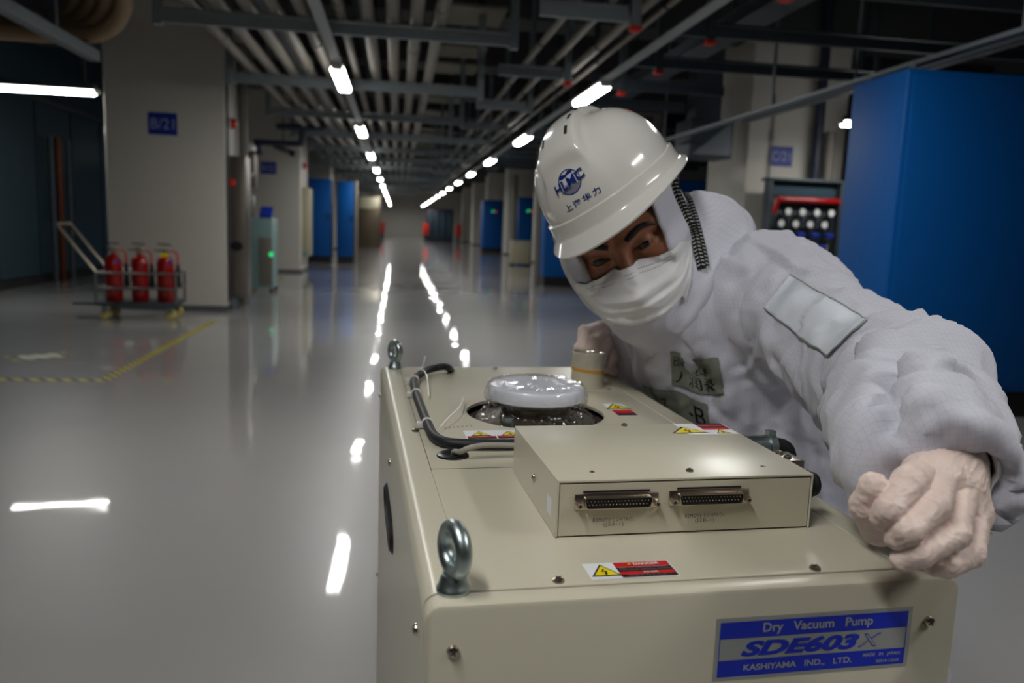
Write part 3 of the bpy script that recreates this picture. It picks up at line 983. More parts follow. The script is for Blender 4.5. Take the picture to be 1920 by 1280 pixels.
for xx in (-0.3, 0.28):
    for yy in (-0.18, 0.18):
        b = NB(); cyl(b, (xx, yy - 0.018, 0.05), (xx, yy + 0.018, 0.05), 0.05, n=20, bev=0.006); w = obj('wheel', b, 'wheel_y', t)
        b = NB(); box(b, (xx - 0.02, yy - 0.03, 0.06), (xx + 0.02, yy - 0.022, 0.135)); box(b, (xx - 0.02, yy - 0.0225, 0.125), (xx + 0.02, yy + 0.0225, 0.135)); box(b, (xx - 0.02, yy + 0.022, 0.06), (xx + 0.02, yy + 0.03, 0.135)); obj('fork', b, 'galv', w)


def extinguisher(label, loc, tagc, rz):
    t = thing('fire_extinguisher', label, 'fire extinguisher', loc, rz, 'extinguishers on the trolley')
    b = NB(); lathe(b, [(0, 0), (0.07, 0), (0.078, 0.012), (0.078, 0.36), (0.07, 0.4), (0.05, 0.428), (0.024, 0.44), (0.022, 0.46), (0, 0.46)], n=28); obj('cylinder', b, 'extred', t)
    b = NB(); cyl(b, (0, 0, 0.45), (0, 0, 0.495), 0.022, n=14); box(b, (-0.05, -0.012, 0.49), (0.02, 0.012, 0.505)); obj('valve', b, 'nickel', t)
    b = NB(); box(b, (-0.105, -0.012, 0.51), (0.02, 0.012, 0.522), bev=0.004, mtx=Matrix.Translation((0, 0, 0.03)) @ Matrix.Rotation(rad(4), 4, 'Y')); box(b, (-0.1, -0.012, 0.485), (-0.02, 0.012, 0.495)); obj('lever', b, 'black', t)
    b = NB(); tube(b, [(0.02, 0, 0.48), (0.08, 0, 0.485), (0.108, 0, 0.45), (0.112, 0, 0.38), (0.112, 0, 0.34)], 0.009, n=10, smooth=5); obj('hose', b, 'alarmred', t)
    b = NB(); cyl(b, (0.112, 0, 0.36), (0.112, 0, 0.14), 0.015, 0.029, n=16); obj('horn', b, 'black', t)
    if tagc:
        b = NB(); cyl(b, (0.045, -0.063, 0.38), (0.043, -0.058, 0.38), 0.02, n=14); tag(obj('sticker', b, 'valveblue', t), 'blue round sticker')
    if tagc == 2:
        b = NB(); box(b, (-0.035, -0.04, 0.425), (0.03, -0.03, 0.47)); tag(obj('hang_tag', b, 'yellow', t), 'yellow hang tag')


extinguisher('red extinguisher nearest the trolley handle with a blue sticker', (-2.66, 8.05, 0.165), 1, rad(5))
extinguisher('middle red extinguisher on the trolley', (-2.43, 8.07, 0.165), 0, rad(-6))
extinguisher('red extinguisher with a yellow tag at the trolley end', (-2.2, 8.08, 0.165), 2, rad(8))

# ------------------------------------------------------------------ dry vacuum pump
MY = 0.0525726
MU, MV = Vector((math.cos(MY), math.sin(MY), 0)), Vector((-math.sin(MY), math.cos(MY), 0))
DZ = 0.76                                  # deck height
UL, UR, VF, VB = 0.046, 0.437, 0.475, 1.335
UC, VC = 0.2415, 0.905
pump_loc = MU * UC + MV * VC
pump = thing('vacuum_pump', 'cream dry vacuum pump cabinet the worker leans on in front', 'vacuum pump', pump_loc, MY)
POFF = Matrix.Translation((-UC, -VC, 0))


def pobj(name, bm, m, parent=None, **kw):
    bm.transform(POFF)
    return obj(name, bm, m, parent or pump, **kw)


def deck(px, py, h=0.0):
    """(u, v, z) on the plane h above the deck under reference pixel px, py."""
    d = ray(px, py)
    k = (DZ + h - CAM_H) / d.z
    q = CAM_LOC + d * k
    return Vector((q.dot(MU), q.dot(MV), DZ + h))


def frontp(px, py, v=VF, dv=0.0):
    d = ray(px, py)
    k = v / d.dot(MV)
    q = CAM_LOC + d * k
    return Vector((q.dot(MU), v - dv, q.z))


RB = 0.0115
ZB = 0.1
# inner carcass that shows as dark seams
b = NB(); box(b, (UL + 0.006, VF + 0.006, ZB), (UR - 0.006, VB - 0.004, DZ - 0.012)); pobj('carcass', b, 'gap')
longtop = lambda left: (lambda c, d: abs(d.y) > 0.9 and c.z > DZ - 0.02 and (c.x < 0.06 if left else c.x > 0.42))
b = NB(); box(b, (UL, VF, ZB), (UR, 0.4945, DZ), bev=0.0028, seg=2,
              big=[(lambda c, d: abs(d.y) > 0.9 and c.z > 0.5, RB, 6)]); pobj('front_panel', b, 'cream')
b = NB(); box(b, (UL, 0.4953, ZB), (0.0772, VB, DZ), bev=0.0006, seg=1, big=[(longtop(True), RB, 6)]); pobj('side_panel', b, 'cream')
b = NB(); box(b, (0.4033, 0.4953, ZB), (UR, VB, DZ), bev=0.0006, seg=1, big=[(longtop(False), RB, 6)]); pobj('side_panel', b, 'cream')
VS = deck(850, 878).y                      # seam between the two deck plates
b = NB(); box(b, (0.0774, 0.4953, DZ - 0.004), (0.4031, VS - 0.0004, DZ), bev=0.0006, seg=1); pobj('deck_plate', b, 'cream')
# rear deck plate with the round inlet hole
HC, HR = Vector((0.2365, 0.998, DZ)), 0.0905
b = NB()
u0, u1, v0, v1 = 0.0774, 0.4031, VS + 0.0004, VB
N = 96
inner, outer, low = [], [], []
for i in range(N):
    a = 2 * PI * i / N
    dx, dy = math.cos(a), math.sin(a)
    ts = []
    if dx > 1e-9: ts.append((u1 - HC.x) / dx)
    if dx < -1e-9: ts.append((u0 - HC.x) / dx)
    if dy > 1e-9: ts.append((v1 - HC.y) / dy)
    if dy < -1e-9: ts.append((v0 - HC.y) / dy)
    tt = min(ts)
    inner.append(b.verts.new((HC.x + HR * dx, HC.y + HR * dy, DZ)))
    low.append(b.verts.new((HC.x + HR * dx, HC.y + HR * dy, DZ - 0.004)))
    outer.append(b.verts.new((HC.x + tt * dx, HC.y + tt * dy, DZ)))
corners = [(u1, v1), (u0, v1), (u0, v0), (u1, v0)]
cv = [b.verts.new((x, y, DZ)) for x, y in corners]
for i in range(N):
    j = (i + 1) % N
    b.faces.new((inner[i], outer[i], outer[j], inner[j]))
    b.faces.new((low[i], inner[i], inner[j], low[j]))
    for k, (x, y) in enumerate(corners):
        p, q = outer[i].co, outer[j].co
        if (abs(p.x - x) < 1e-6 and abs(q.y - y) < 1e-6 and abs(p.y - y) > 1e-6) or (abs(q.x - x) < 1e-6 and abs(p.y - y) < 1e-6 and abs(q.y - y) > 1e-6):
            b.faces.new((outer[i], cv[k], outer[j]))
bmesh.ops.recalc_face_normals(b, faces=b.faces)
pobj('deck_plate', b, 'cream')
b = NB(); lathe(b, [(HR + 0.02, 0), (HR + 0.02, -0.05), (0, -0.05)], HC - Vector((0, 0, 0.004)), n=48); pobj('well', b, 'hole')
b = NB(); box(b, (UL + 0.002, VB, ZB), (UR - 0.002, VB + 0.003, DZ - 0.003), bev=0.001, seg=1); pobj('rear_panel', b, 'cream')
b = NB(); box(b, (UL + 0.02, VF + 0.02, 0.075), (UR - 0.02, VB - 0.02, ZB)); pobj('base_frame', b, 'cabdark')
for u in (UL + 0.05, UR - 0.05):
    for v in (VF + 0.09, VB - 0.09):
        b = NB(); cyl(b, (u - 0.014, v, 0.034), (u + 0.014, v, 0.034), 0.034, n=24, bev=0.004)
        c = pobj('caster', b, 'rubber')
        b = NB(); box(b, (u - 0.022, v - 0.016, 0.03), (u - 0.017, v + 0.016, 0.075)); box(b, (u + 0.017, v - 0.016, 0.03), (u + 0.022, v + 0.016, 0.075)); box(b, (u - 0.025, v - 0.02, 0.07), (u + 0.025, v + 0.02, 0.075))
        pobj('caster_bracket', b, 'zinc', c)


# screws: pan head with a cross recess, washer face against p, axis n
def screw(p, n, r=0.0042, parent=None, m='nickel', flat=False):
    b = NB()
    h = r * (0.25 if flat else 0.75)
    lathe(b, [(0, 0), (r, 0), (r, h * 0.35), (r * 0.86, h * 0.75), (r * 0.5, h), (0, h)], p, n, n=20)
    x, y, z = frame_from(n)
    ca, sa = math.cos(0.6), math.sin(0.6)
    xx, yy = x * ca + y * sa, -x * sa + y * ca
    for d in (xx, yy):
        e = z.cross(d)
        c = Vector(p) + z * (h * 1.02)
        for (s0, s1) in ((-0.62, 0.62),):
            quad(b, [c + d * r * s0 - e * r * 0.12, c + d * r * s1 - e * r * 0.12, c + d * r * s1 + e * r * 0.12, c + d * r * s0 + e * r * 0.12], 1)
    return pobj('screw', b, [m, 'gap'], parent)


for q in ((1047, 1090), (1528, 1067), (779, 808), (928, 691)):
    screw(deck(*q), (0, 0, 1))
for q in ((849, 1220), (1741, 1164)):
    p = frontp(*q); screw(p, (0, -1, 0))
for (v, z) in ((1.32, -0.045), (0.936, -0.045), (0.525, -0.041), (1.32, -0.36), (0.525, -0.36)):
    screw(Vector((UL, v, DZ + z)), (-1, 0, 0), r=0.0042)


# lifting eyes
def eye(u, v, ang, label=None):
    b = NB()
    c = Vector((u, v, DZ))
    lathe(b, [(0, 0), (0.0112, 0), (0.0116, 0.0010), (0.0116, 0.0028), (0.0104, 0.0046), (0.0092, 0.0085), (0.0080, 0.012), (0, 0.0125)], c, n=32)
    ax = Vector((math.cos(ang), math.sin(ang), 0))
    torus(b, c + Vector((0, 0, 0.0290)), ax, 0.0148, 0.0052, n=48, k=16, sx=1.1)
    return pobj('lifting_eye', b, 'zinc')


p = deck(850, 1107); eye(p.x, p.y, rad(17))
p = deck(740, 688); eye(p.x, min(p.y, VB - 0.014), rad(26))
p = deck(1741, 1078); eye(0.4195, 0.4975, rad(60))
eye(0.4195, VB - 0.02, rad(80))

# ------------------------------------------------------------------ inlet flange under its cap and film
IC = Vector((0.2365, 0.998, 0))
b = NB()
lathe(b, [(0, 0.735), (0.078, 0.735), (0.078, 0.752), (0.06, 0.755), (0.045, 0.762), (0.046, 0.772), (0.056, 0.776), (0.056, 0.783), (0, 0.783)], IC, n=56)
pobj('inlet_flange', b, 'castiron')
b = NB()
lathe(b, [(0.0565, 0.7795), (0.0618, 0.7795), (0.0632, 0.781), (0.0634, 0.785), (0.0629, 0.7935), (0.0612, 0.796), (0.0585, 0.7968), (0.0565, 0.7958), (0.03, 0.7956), (0, 0.7955)], IC, n=80)
pobj('inlet_cap', b, 'capplastic')
b = NB()
nth, prof = 220, [(0.0, 0.7985), (0.02, 0.7985), (0.04, 0.7985), (0.052, 0.7988), (0.06, 0.799), (0.0642, 0.7975), (0.0655, 0.794), (0.0658, 0.788), (0.0655, 0.781), (0.064, 0.776),
                  (0.062, 0.773), (0.0612, 0.770), (0.0618, 0.767), (0.064, 0.764), (0.068, 0.7605), (0.073, 0.757), (0.078, 0.752), (0.082, 0.746), (0.084, 0.740), (0.085, 0.736)]
pr = []
for i in range(len(prof) - 1):
    for k in range(3):
        t = k / 3
        pr.append((prof[i][0] * (1 - t) + prof[i + 1][0] * t, prof[i][1] * (1 - t) + prof[i + 1][1] * t))
pr.append(prof[-1])
rings = []
for i, (r, z) in enumerate(pr):
    ring = []
    for k in range(nth if r > 1e-6 else 1):
        a = 2 * PI * k / nth
        ca, sa = math.cos(a), math.sin(a)
        P0 = Vector((r * ca, r * sa, z))
        w = min(1.0, max(0.0, (0.7955 - z) / 0.012)) if r > 0.05 else 0.0
        n1 = mnoise.noise(Vector((ca * 4.5, sa * 4.5, z * 60))) * 0.0042 * w
        n2 = (0.5 - abs(mnoise.noise(Vector((ca * 9 + 3, sa * 9, z * 150))))) * 0.0044 * w
        n3 = (0.5 - abs(mnoise.noise(Vector((ca * 22 + 3, sa * 22, z * 260))))) * 0.0020 * w
        dr = n1 + n2 + n3
        dz = 0.0
        if r < 0.062 and z > 0.797:
            q = P0 * 45
            dz = (0.5 - abs(mnoise.noise(q))) * 0.0012 + (0.5 - abs(mnoise.noise(Vector((P0.x * 30 + 7, P0.y * 150 + P0.x * 90, 0))))) * 0.0024 * (r / 0.06) + (0.5 - abs(mnoise.noise(P0 * 170))) * 0.0007 + 0.0004
        elif z < 0.774:
            dz = mnoise.noise(Vector((ca * 7, sa * 7 + 5, r * 200))) * 0.003
        rr = r + dr
        ring.append(b.verts.new((IC.x + rr * ca, IC.y + rr * sa, z + dz)))
    rings.append(ring)
for a_, c_ in zip(rings, rings[1:]):
    for k in range(nth):
        j = (k + 1) % nth
        if len(a_) == 1: b.faces.new((a_[0], c_[k], c_[j]))
        else: b.faces.new((a_[k], c_[k], c_[j], a_[j]))
for v in b.verts: v.co.z = max(v.co.z, 0.7335)
pobj('plastic_film', b, 'film', ang=60)
b = NB(); cyl(b, (deck(952, 793).x, deck(952, 793).y, DZ - 0.01), (deck(952, 793).x, deck(952, 793).y, DZ + 0.0075), 0.0072, n=6); pobj('hex_bolt', b, 'zinc')
b = NB()
for k in range(7):
    p = deck(835 + 8 * k, 802 - 0.7 * k); box(b, (p.x - 0.0014, p.y - 0.003, DZ), (p.x + 0.0014, p.y + 0.003, DZ + 0.0003))
pobj('stamped_print', b, 'beige')

# ------------------------------------------------------------------ exhaust stub
ec = Vector((0.3545, 1.159, 0))
b = NB()
lathe(b, [(0, DZ + 0.001), (0.0250, DZ + 0.001), (0.0250, DZ + 0.0555), (0.0238, DZ + 0.0562), (0.0232, DZ + 0.0555), (0.0232, DZ + 0.049), (0, DZ + 0.049)], ec, n=48)
ex = pobj('exhaust_stub', b, 'cream')
b = NB(); lathe(b, [(0.0254, DZ + 0.026), (0.0256, DZ + 0.0275), (0.0256, DZ + 0.0295), (0.0254, DZ + 0.031)], ec, n=48)
for v in b.verts: v.co.z += (v.co.x - ec.x) * -0.09
pobj('amber_tape', b, 'orange_tape', ex)
b = NB(); box(b, (ec.x - 0.034, ec.y - 0.034, DZ), (ec.x + 0.034, ec.y + 0.034, DZ + 0.0015), bev=0.0005, seg=1); pobj('flange_plate', b, 'cream', ex)
b = NB(); lathe(b, [(0, 0.0578), (0.014, 0.0582), (0.0235, 0.057), (0.026, 0.054), (0.0262, 0.045), (0.0259, 0.034)], ec + Vector((0, 0, DZ)), n=56)
for v in b.verts:
    v.co += Vector((mnoise.noise(v.co * 120), mnoise.noise(v.co * 120 + Vector((9, 0, 0))), mnoise.noise(v.co * 90 + Vector((0, 9, 0))))) * 0.0011
pobj('film_cover', b, 'film', ex, ang=60)
screw(Vector((ec.x + 0.028, ec.y - 0.026, DZ + 0.0015)), (0, 0, 1), r=0.0035, parent=ex)

# ------------------------------------------------------------------ control box on the deck
BU0, BU1, BV0, BV1, BH = 0.157, 0.3762, 0.5765, 0.7475, 0.0468
b = NB(); box(b, (BU0 + 0.002, BV0 + 0.003, DZ), (BU1 - 0.002, BV1 - 0.002, DZ + BH - 0.002)); cb = pobj('control_box', b, 'gap')
b = NB(); box(b, (BU0 + 0.0022, BV0 + 0.0006, DZ + 0.0012), (BU1 - 0.0022, BV0 + 0.003, DZ + BH - 0.0032), bev=0.0004, seg=1); pobj('front_plate', b, 'cream', cb)
b = NB(); box(b, (BU0, BV0, DZ + BH - 0.0022), (BU1, BV1, DZ + BH), bev=0.0007, seg=2)
box(b, (BU0, BV0, DZ + 0.0004), (BU0 + 0.0016, BV1, DZ + BH - 0.0012), bev=0.0004, seg=1)
box(b, (BU1 - 0.0016, BV0, DZ + 0.0004), (BU1, BV1, DZ + BH - 0.0012), bev=0.0004, seg=1)
box(b, (BU0, BV1 - 0.0016, DZ + 0.0004), (BU1, BV1, DZ + BH - 0.0012), bev=0.0004, seg=1)
pobj('cover', b, 'cream', cb)
for q, fl in (((1293, 883), False), ((1168, 796), False), ((1110, 884), True), ((1431, 874), True)):
    p = deck(*q, BH)
    p.y = min(p.y, BV1 - 0.005)
    screw(p, (0, 0, 1), r=0.0032 if not fl else 0.0024, parent=cb, flat=fl)
screw(Vector((BU0, 0.655, DZ + 0.0245)), (-1, 0, 0), r=0.0032, parent=cb)
b = NB(); box(b, (BU0 - 0.0003, 0.592, DZ + 0.012), (BU0, 0.607, DZ + 0.026)); pobj('side_sticker', b, 'white', cb)


def dsub(px, py):
    c = frontp(px, py, BV0)
    b = NB()
    W, Hh = 0.0693, 0.0125
    box(b, (c.x - W / 2, BV0 - 0.0014, c.z - Hh / 2), (c.x + W / 2, BV0 + 0.0006, c.z + Hh / 2), bev=0.0009, seg=2)

    def dshape(w, h, y, ins=0.0):
        pts = []
        for (sx, sz) in ((-1, 1), (1, 1), (1, -1), (-1, -1)):
            cx = sx * (w / 2 - (0.0 if sz > 0 else 0.0009)) - sx * 0.002
            cz = sz * (h / 2 - 0.002)
            base = {(-1, 1): 90, (1, 1): 0, (1, -1): -90, (-1, -1): 180}[(sx, sz)]
            arc = []
            for k in range(6):
                an = rad(base + 90 * (k / 5)) if (sx, sz) == (-1, 1) else rad(base + 90 - 90 * (k / 5)) if False else rad(base + 90 * k / 5)
                arc.append((cx + 0.002 * math.cos(an), cz + 0.002 * math.sin(an)))
            if (sx, sz) in ((-1, 1), (1, 1), (1, -1), (-1, -1)):
                arc = arc[::-1]
            pts += arc
        return [Vector((c.x + x, y, c.z + z)) for x, z in pts]
    a0 = [b.verts.new(p) for p in dshape(0.0562, 0.0094, BV0 - 0.0014)]
    a1 = [b.verts.new(p) for p in dshape(0.0556, 0.0088, BV0 - 0.0066)]
    a2 = [b.verts.new(p) for p in dshape(0.0544, 0.0078, BV0 - 0.0068)]
    a3 = [b.verts.new(p) for p in dshape(0.0544, 0.0078, BV0 - 0.0045)]
    n = len(a0)
    for (p, q) in ((a0, a1), (a1, a2), (a2, a3)):
        for i in range(n):
            b.faces.new((p[i], p[(i + 1) % n], q[(i + 1) % n], q[i]))
    f = b.faces.new(a3); f.material_index = 1
    for k in range(19):
        sphere(b, (c.x - 0.0249 + 0.00277 * k, BV0 - 0.0047, c.z + 0.0013), 0.00042, n=6, mi=2)
        if k < 18: sphere(b, (c.x - 0.0235 + 0.00277 * k, BV0 - 0.0047, c.z - 0.0015), 0.00042, n=6, mi=2)
    for k in range(14):
        box(b, (c.x - 0.0225 + 0.00345 * k - 0.0006, BV0 - 0.0042, c.z + 0.0044), (c.x - 0.0225 + 0.00345 * k + 0.0006, BV0 - 0.003, c.z + 0.0049), mi=0)
    bmesh.ops.recalc_face_normals(b, faces=b.faces)
    d = pobj('remote_connector', b, ['nickel', 'ink', 'gold'], cb)
    for s in (-1, 1):
        b = NB()
        lathe(b, [(0.0012, 0.0062), (0.0022, 0.0066), (0.0026, 0.006), (0.0026, 0.0), (0, 0.0)], (c.x + s * 0.0318, BV0 - 0.0014, c.z - 0.001), (0, -1, 0), n=6)
        cyl(b, (c.x + s * 0.0318, BV0 - 0.0076, c.z - 0.001), (c.x + s * 0.0318, BV0 - 0.0074, c.z - 0.001), 0.0012, n=10, mi=1)
        pobj('jack_screw', b, ['nickel', 'ink'], cb)
    b = NB(); box(b, (c.x - 0.0275, BV0 - 0.0004, c.z + 0.0072), (c.x + 0.0275, BV0 + 0.0006, c.z + 0.0084)); pobj('cutout_gap', b, 'ink', cb)
    return c


c1 = dsub(1156, 938)
c2 = dsub(1329, 931)
for (c, s, px, py) in ((c1, '(J2A-1)', 1151, 978), (c2, '(J2B-1)', 1322, 970)):
    b = NB()
    p = frontp(px, py, BV0)
    put_text(b, 'REMOTE CONTROL', plane_mtx((p.x, BV0 + 0.0004, p.z + 0.0018), (1, 0, 0), (0, 0, 1)), 0, size=0.0042, spacing=1.25, width=0.0345)
    put_text(b, s, plane_mtx((p.x, BV0 + 0.0004, p.z - 0.0025), (1, 0, 0), (0, 0, 1)), 0, size=0.0042, spacing=1.2, width=0.0165)
    pobj('printed_text', b, 'greyink', cb, ang=None)

# plugs on the right side of the control box
cz = DZ + 0.031
b = NB(); v = 0.715
cyl(b, (BU1, v, cz), (BU1 + 0.006, v, cz), 0.0135, n=28, bev=0.001); cyl(b, (BU1 + 0.006, v, cz), (BU1 + 0.034, v, cz), 0.0112, n=28, bev=0.001)
cyl(b, (BU1 + 0.034, v, cz), (BU1 + 0.042, v, cz), 0.0126, n=28, bev=0.001)
box(b, (BU1 + 0.034, v - 0.004, cz + 0.011), (BU1 + 0.042, v + 0.005, cz + 0.0165), bev=0.001)
pl = pobj('circular_plug', b, 'zinc', cb)
b = NB(); tube(b, [(BU1 + 0.04, v, cz), (BU1 + 0.049, v, cz), (BU1 + 0.056, v - 0.002, cz - 0.004), (BU1 + 0.06, v - 0.004, cz - 0.02), (BU1 + 0.059, v - 0.004, DZ - 0.05), (BU1 + 0.06, v, DZ - 0.25)][:4] , 0.0078, n=14, smooth=4)
pobj('plug_boot', b, 'rubber', cb)
b = NB(); v = 0.640
box(b, (BU1, v - 0.014, DZ + 0.012), (BU1 + 0.022, v + 0.016, DZ + 0.043), bev=0.001)
pobj('square_plug', b, 'nickel', cb)
for dv in (-0.005, 0.009):
    screw(Vector((BU1 + 0.010, v + dv, DZ + 0.043)), (0, 0, 1), r=0.0035, parent=cb)
b = NB(); v = 0.600
cyl(b, (BU1, v, DZ + 0.030), (BU1 + 0.012, v, DZ + 0.030), 0.0128, n=28, bev=0.003)
cyl(b, (BU1 + 0.010, v, DZ + 0.030), (BU1 + 0.018, v, DZ + 0.030), 0.0105, n=28, bev=0.003)
pobj('round_connector', b, 'rubber', cb)

# ------------------------------------------------------------------ cables
b = NB()
pts = [deck(848, 690, -0.002) + Vector((0.004, 0.0, -0.012)), deck(838, 688, 0.012), deck(815, 690, 0.012), deck(795, 697, 0.010), deck(777, 712, 0.0075), deck(780, 737, 0.0065), deck(790, 765, 0.0065),
       deck(801, 793, 0.0065), deck(812, 815, 0.0065), deck(832, 828, 0.0065), deck(865, 832, 0.0065), deck(905, 833, 0.0065), deck(965, 833, 0.0065)]
tube(b, pts, 0.0058, n=16, smooth=8)
cable = pobj('black_cable', b, 'rubber')
for i in (4, 5, 7):
    p = pts[i]
    T = (pts[i + 1] - pts[i - 1]).normalized()
    for dd in (-0.0022, 0.0022):
        b = NB(); torus(b, p + T * dd, T, 0.0062, 0.0007, n=28, k=6, sx=1.6); pobj('cable_tie', b, 'tie', cable)
    side = Vector((T.y, -T.x, 0)).normalized()
    b = NB(); box(b, p + side * 0.0085 - Vector((0.004, 0.004, 0.0055)), p + side * 0.0085 + Vector((0.004, 0.004, 0.002)), bev=0.001); pobj('tie_mount', b, 'tie', cable)
tails = [[deck(788, 703, 0.008), deck(791, 690, 0.012) , A(797, 672, 1.2) and deck(795, 678, 0.02), deck(797, 668, 0.024)],
         [deck(786, 693, 0.016), deck(794, 694, 0.017), deck(800, 704, 0.014), deck(802, 720, 0.009), deck(804, 742, 0.006)],
         [deck(826, 800, 0.006), deck(842, 782, 0.011), deck(858, 768, 0.012), deck(867, 752, 0.01), deck(868, 745, 0.009)]]
for tp in tails:
    tp = [p.x and Vector((p.x, p.y, p.z)) for p in tp]
    b = NB(); tube(b, tp, 0.0009, n=8, smooth=6); pobj('tie_tail', b, 'tie', cable)
g = deck(849, 854)
b = NB(); lathe(b, [(0.0045, 0.0022), (0.006, 0.003), (0.014, 0.003), (0.0165, 0.0018), (0.0172, 0.0), (0, 0.0)], g, n=40); lathe(b, [(0.0045, 0.0022), (0.003, 0.0005), (0, 0.0005)], g, n=24)
for k in range(3):
    a = rad(60 * k); d = Vector((math.cos(a), math.sin(a), 0))
    quad(b, [g + d * 0.012 + Vector((-d.y, d.x, 0)) * 0.0005 + Vector((0, 0, 0.00315)), g - d * 0.012 + Vector((-d.y, d.x, 0)) * 0.0005 + Vector((0, 0, 0.00315)),
             g - d * 0.012 - Vector((-d.y, d.x, 0)) * 0.0005 + Vector((0, 0, 0.00315)), g + d * 0.012 - Vector((-d.y, d.x, 0)) * 0.0005 + Vector((0, 0, 0.00315))])
gro = pobj('grommet', b, 'black')
b = NB()
tube(b, [g + Vector((0, 0, -0.004)), g + Vector((0.001, 0, 0.004)), deck(862, 847, 0.008), deck(876, 841, 0.0125), deck(895, 836, 0.015), deck(920, 834, 0.015), deck(967, 835, 0.014)], 0.0029, n=12, smooth=6)
pobj('grey_cable', b, 'greycable')

# ------------------------------------------------------------------ labels
LT = 0.0002


def warn_label(name, q, kind, parent=None, h=0.0):
    """q: four deck points (front-left, front-right, back-right, back-left) of the sticker."""
    a, bb, c, d = q
    o, X, Y = a, (bb - a), (d - a)
    W, Hh = X.length, Y.length
    x, y = X.normalized(), Y.normalized()
    z = Vector((0, 0, 1))
    bm = NB()

    def R_(x0, y0, x1, y1, mi, k=1):
        quad(bm, [o + x * (W * s) + y * (Hh * t) + z * (LT * k) for s, t in ((x0, y0), (x1, y0), (x1, y1), (x0, y1))], mi)

    def tri(cx, cy, s, k=2, bolt=True):
        for (sc, mi, kk) in ((1.0, 0, k), (0.80, 1, k + 1)):
            quad_pts = []
            for an in (90, 210, 330):
                quad_pts.append(o + x * (W * cx + s * sc * math.cos(rad(an))) + y * (Hh * cy + s * sc * math.sin(rad(an))) + z * (LT * kk))
            f = bm.faces.new([bm.verts.new(p) for p in quad_pts]); f.material_index = mi
        if bolt:
            zig = [(0.12, 0.42), (-0.22, -0.02), (0.05, -0.02), (-0.1, -0.4), (-0.02, -0.34), (0.02, -0.43), (-0.16, -0.46), (-0.26, -0.3), (-0.16, -0.36), (-0.04, 0.07)]
            zig = [(-0.02, 0.42), (-0.25, 0.02), (0.03, 0.02), (-0.05, -0.22), (-0.15, -0.2), (0.0, -0.45), (0.14, -0.2), (0.05, -0.22), (0.18, 0.12), (-0.08, 0.12), (0.08, 0.42)]
            f = bm.faces.new([bm.verts.new(o + x * (W * cx + s * zx * 0.9) + y * (Hh * cy + s * zy * 0.85 - s * 0.02) + z * (LT * (k + 2))) for zx, zy in zig]); f.material_index = 0
    if kind == 'front':
        R_(0, 0, 1, 1, 2, 1)
        R_(0.0, 0.0, 0.33, 1, 3, 2); tri(0.19, 0.40, Hh * 0.50, 3)
        R_(0.35, 0.68, 0.985, 0.97, 4, 2); R_(0.35, 0.32, 0.985, 0.66, 0, 2); R_(0.35, 0.2, 0.985, 0.36, 4, 3); R_(0.35, 0.03, 0.985, 0.2, 0, 2)
        m_ = lambda cx, cy: plane_mtx(o + x * (W * cx) + y * (Hh * cy) + z * (LT * 4), x, y)
        put_text(bm, 'DANGER', m_(0.72, 0.82), 2, size=Hh * 0.2, bold=0.02, width=W * 0.3)
        put_text(bm, 'RISK OF ELECTRIC SHOCK', m_(0.66, 0.585), 5, size=Hh * 0.1, width=W * 0.55)
        put_text(bm, 'Turn power off before servicing', m_(0.67, 0.455), 5, size=Hh * 0.1, width=W * 0.6)
        tri(0.52, 0.80, Hh * 0.09, 4, False)
        put_text(bm, '危険', m_(0.7, 0.28), 2, size=Hh * 0.13, width=W * 0.18)
        put_text(bm, '感電のおそれあり', m_(0.67, 0.115), 5, size=Hh * 0.1, width=W * 0.5)
    elif kind == 'pair':
        R_(0, 0, 1, 1, 2, 1)
        for s in (0.02, 0.51):
            R_(s, 0.0, s + 0.47, 0.16, 0, 2); R_(s, 0.16, s + 0.47, 0.30, 4, 2)
            tri(s + 0.235, 0.50, Hh * 0.36, 3)
        m_ = lambda cx, cy: plane_mtx(o + x * (W * cx) + y * (Hh * cy) + z * (LT * 4), x, y)
        put_text(bm, 'CAUTION', m_(0.25, 0.235), 2, size=Hh * 0.11, width=W * 0.2)
        put_text(bm, 'WARNING', m_(0.745, 0.235), 2, size=Hh * 0.11, width=W * 0.2)
    elif kind == 'single':
        R_(0, 0, 1, 1, 2, 1)
        R_(0.02, 0.03, 0.98, 0.28, 0, 2); R_(0.02, 0.28, 0.98, 0.48, 4, 2); R_(0.02, 0.18, 0.98, 0.23, 4, 3)
        tri(0.5, 0.68, Hh * 0.3, 3)
    elif kind == 'box':
        R_(0.0, 0, 1, 1, 2, 1)
        R_(0.42, 0.40, 0.98, 0.56, 4, 2); R_(0.42, 0.56, 0.98, 0.72, 0, 2); R_(0.42, 0.72, 0.98, 0.85, 4, 2); R_(0.42, 0.85, 0.98, 0.98, 0, 2)
        tri(0.72, 0.17, Hh * 0.22, 3)
    return pobj(name, bm, ['ink', 'yellow', 'white', 'white', 'red', 'pinkw'], parent, ang=None)


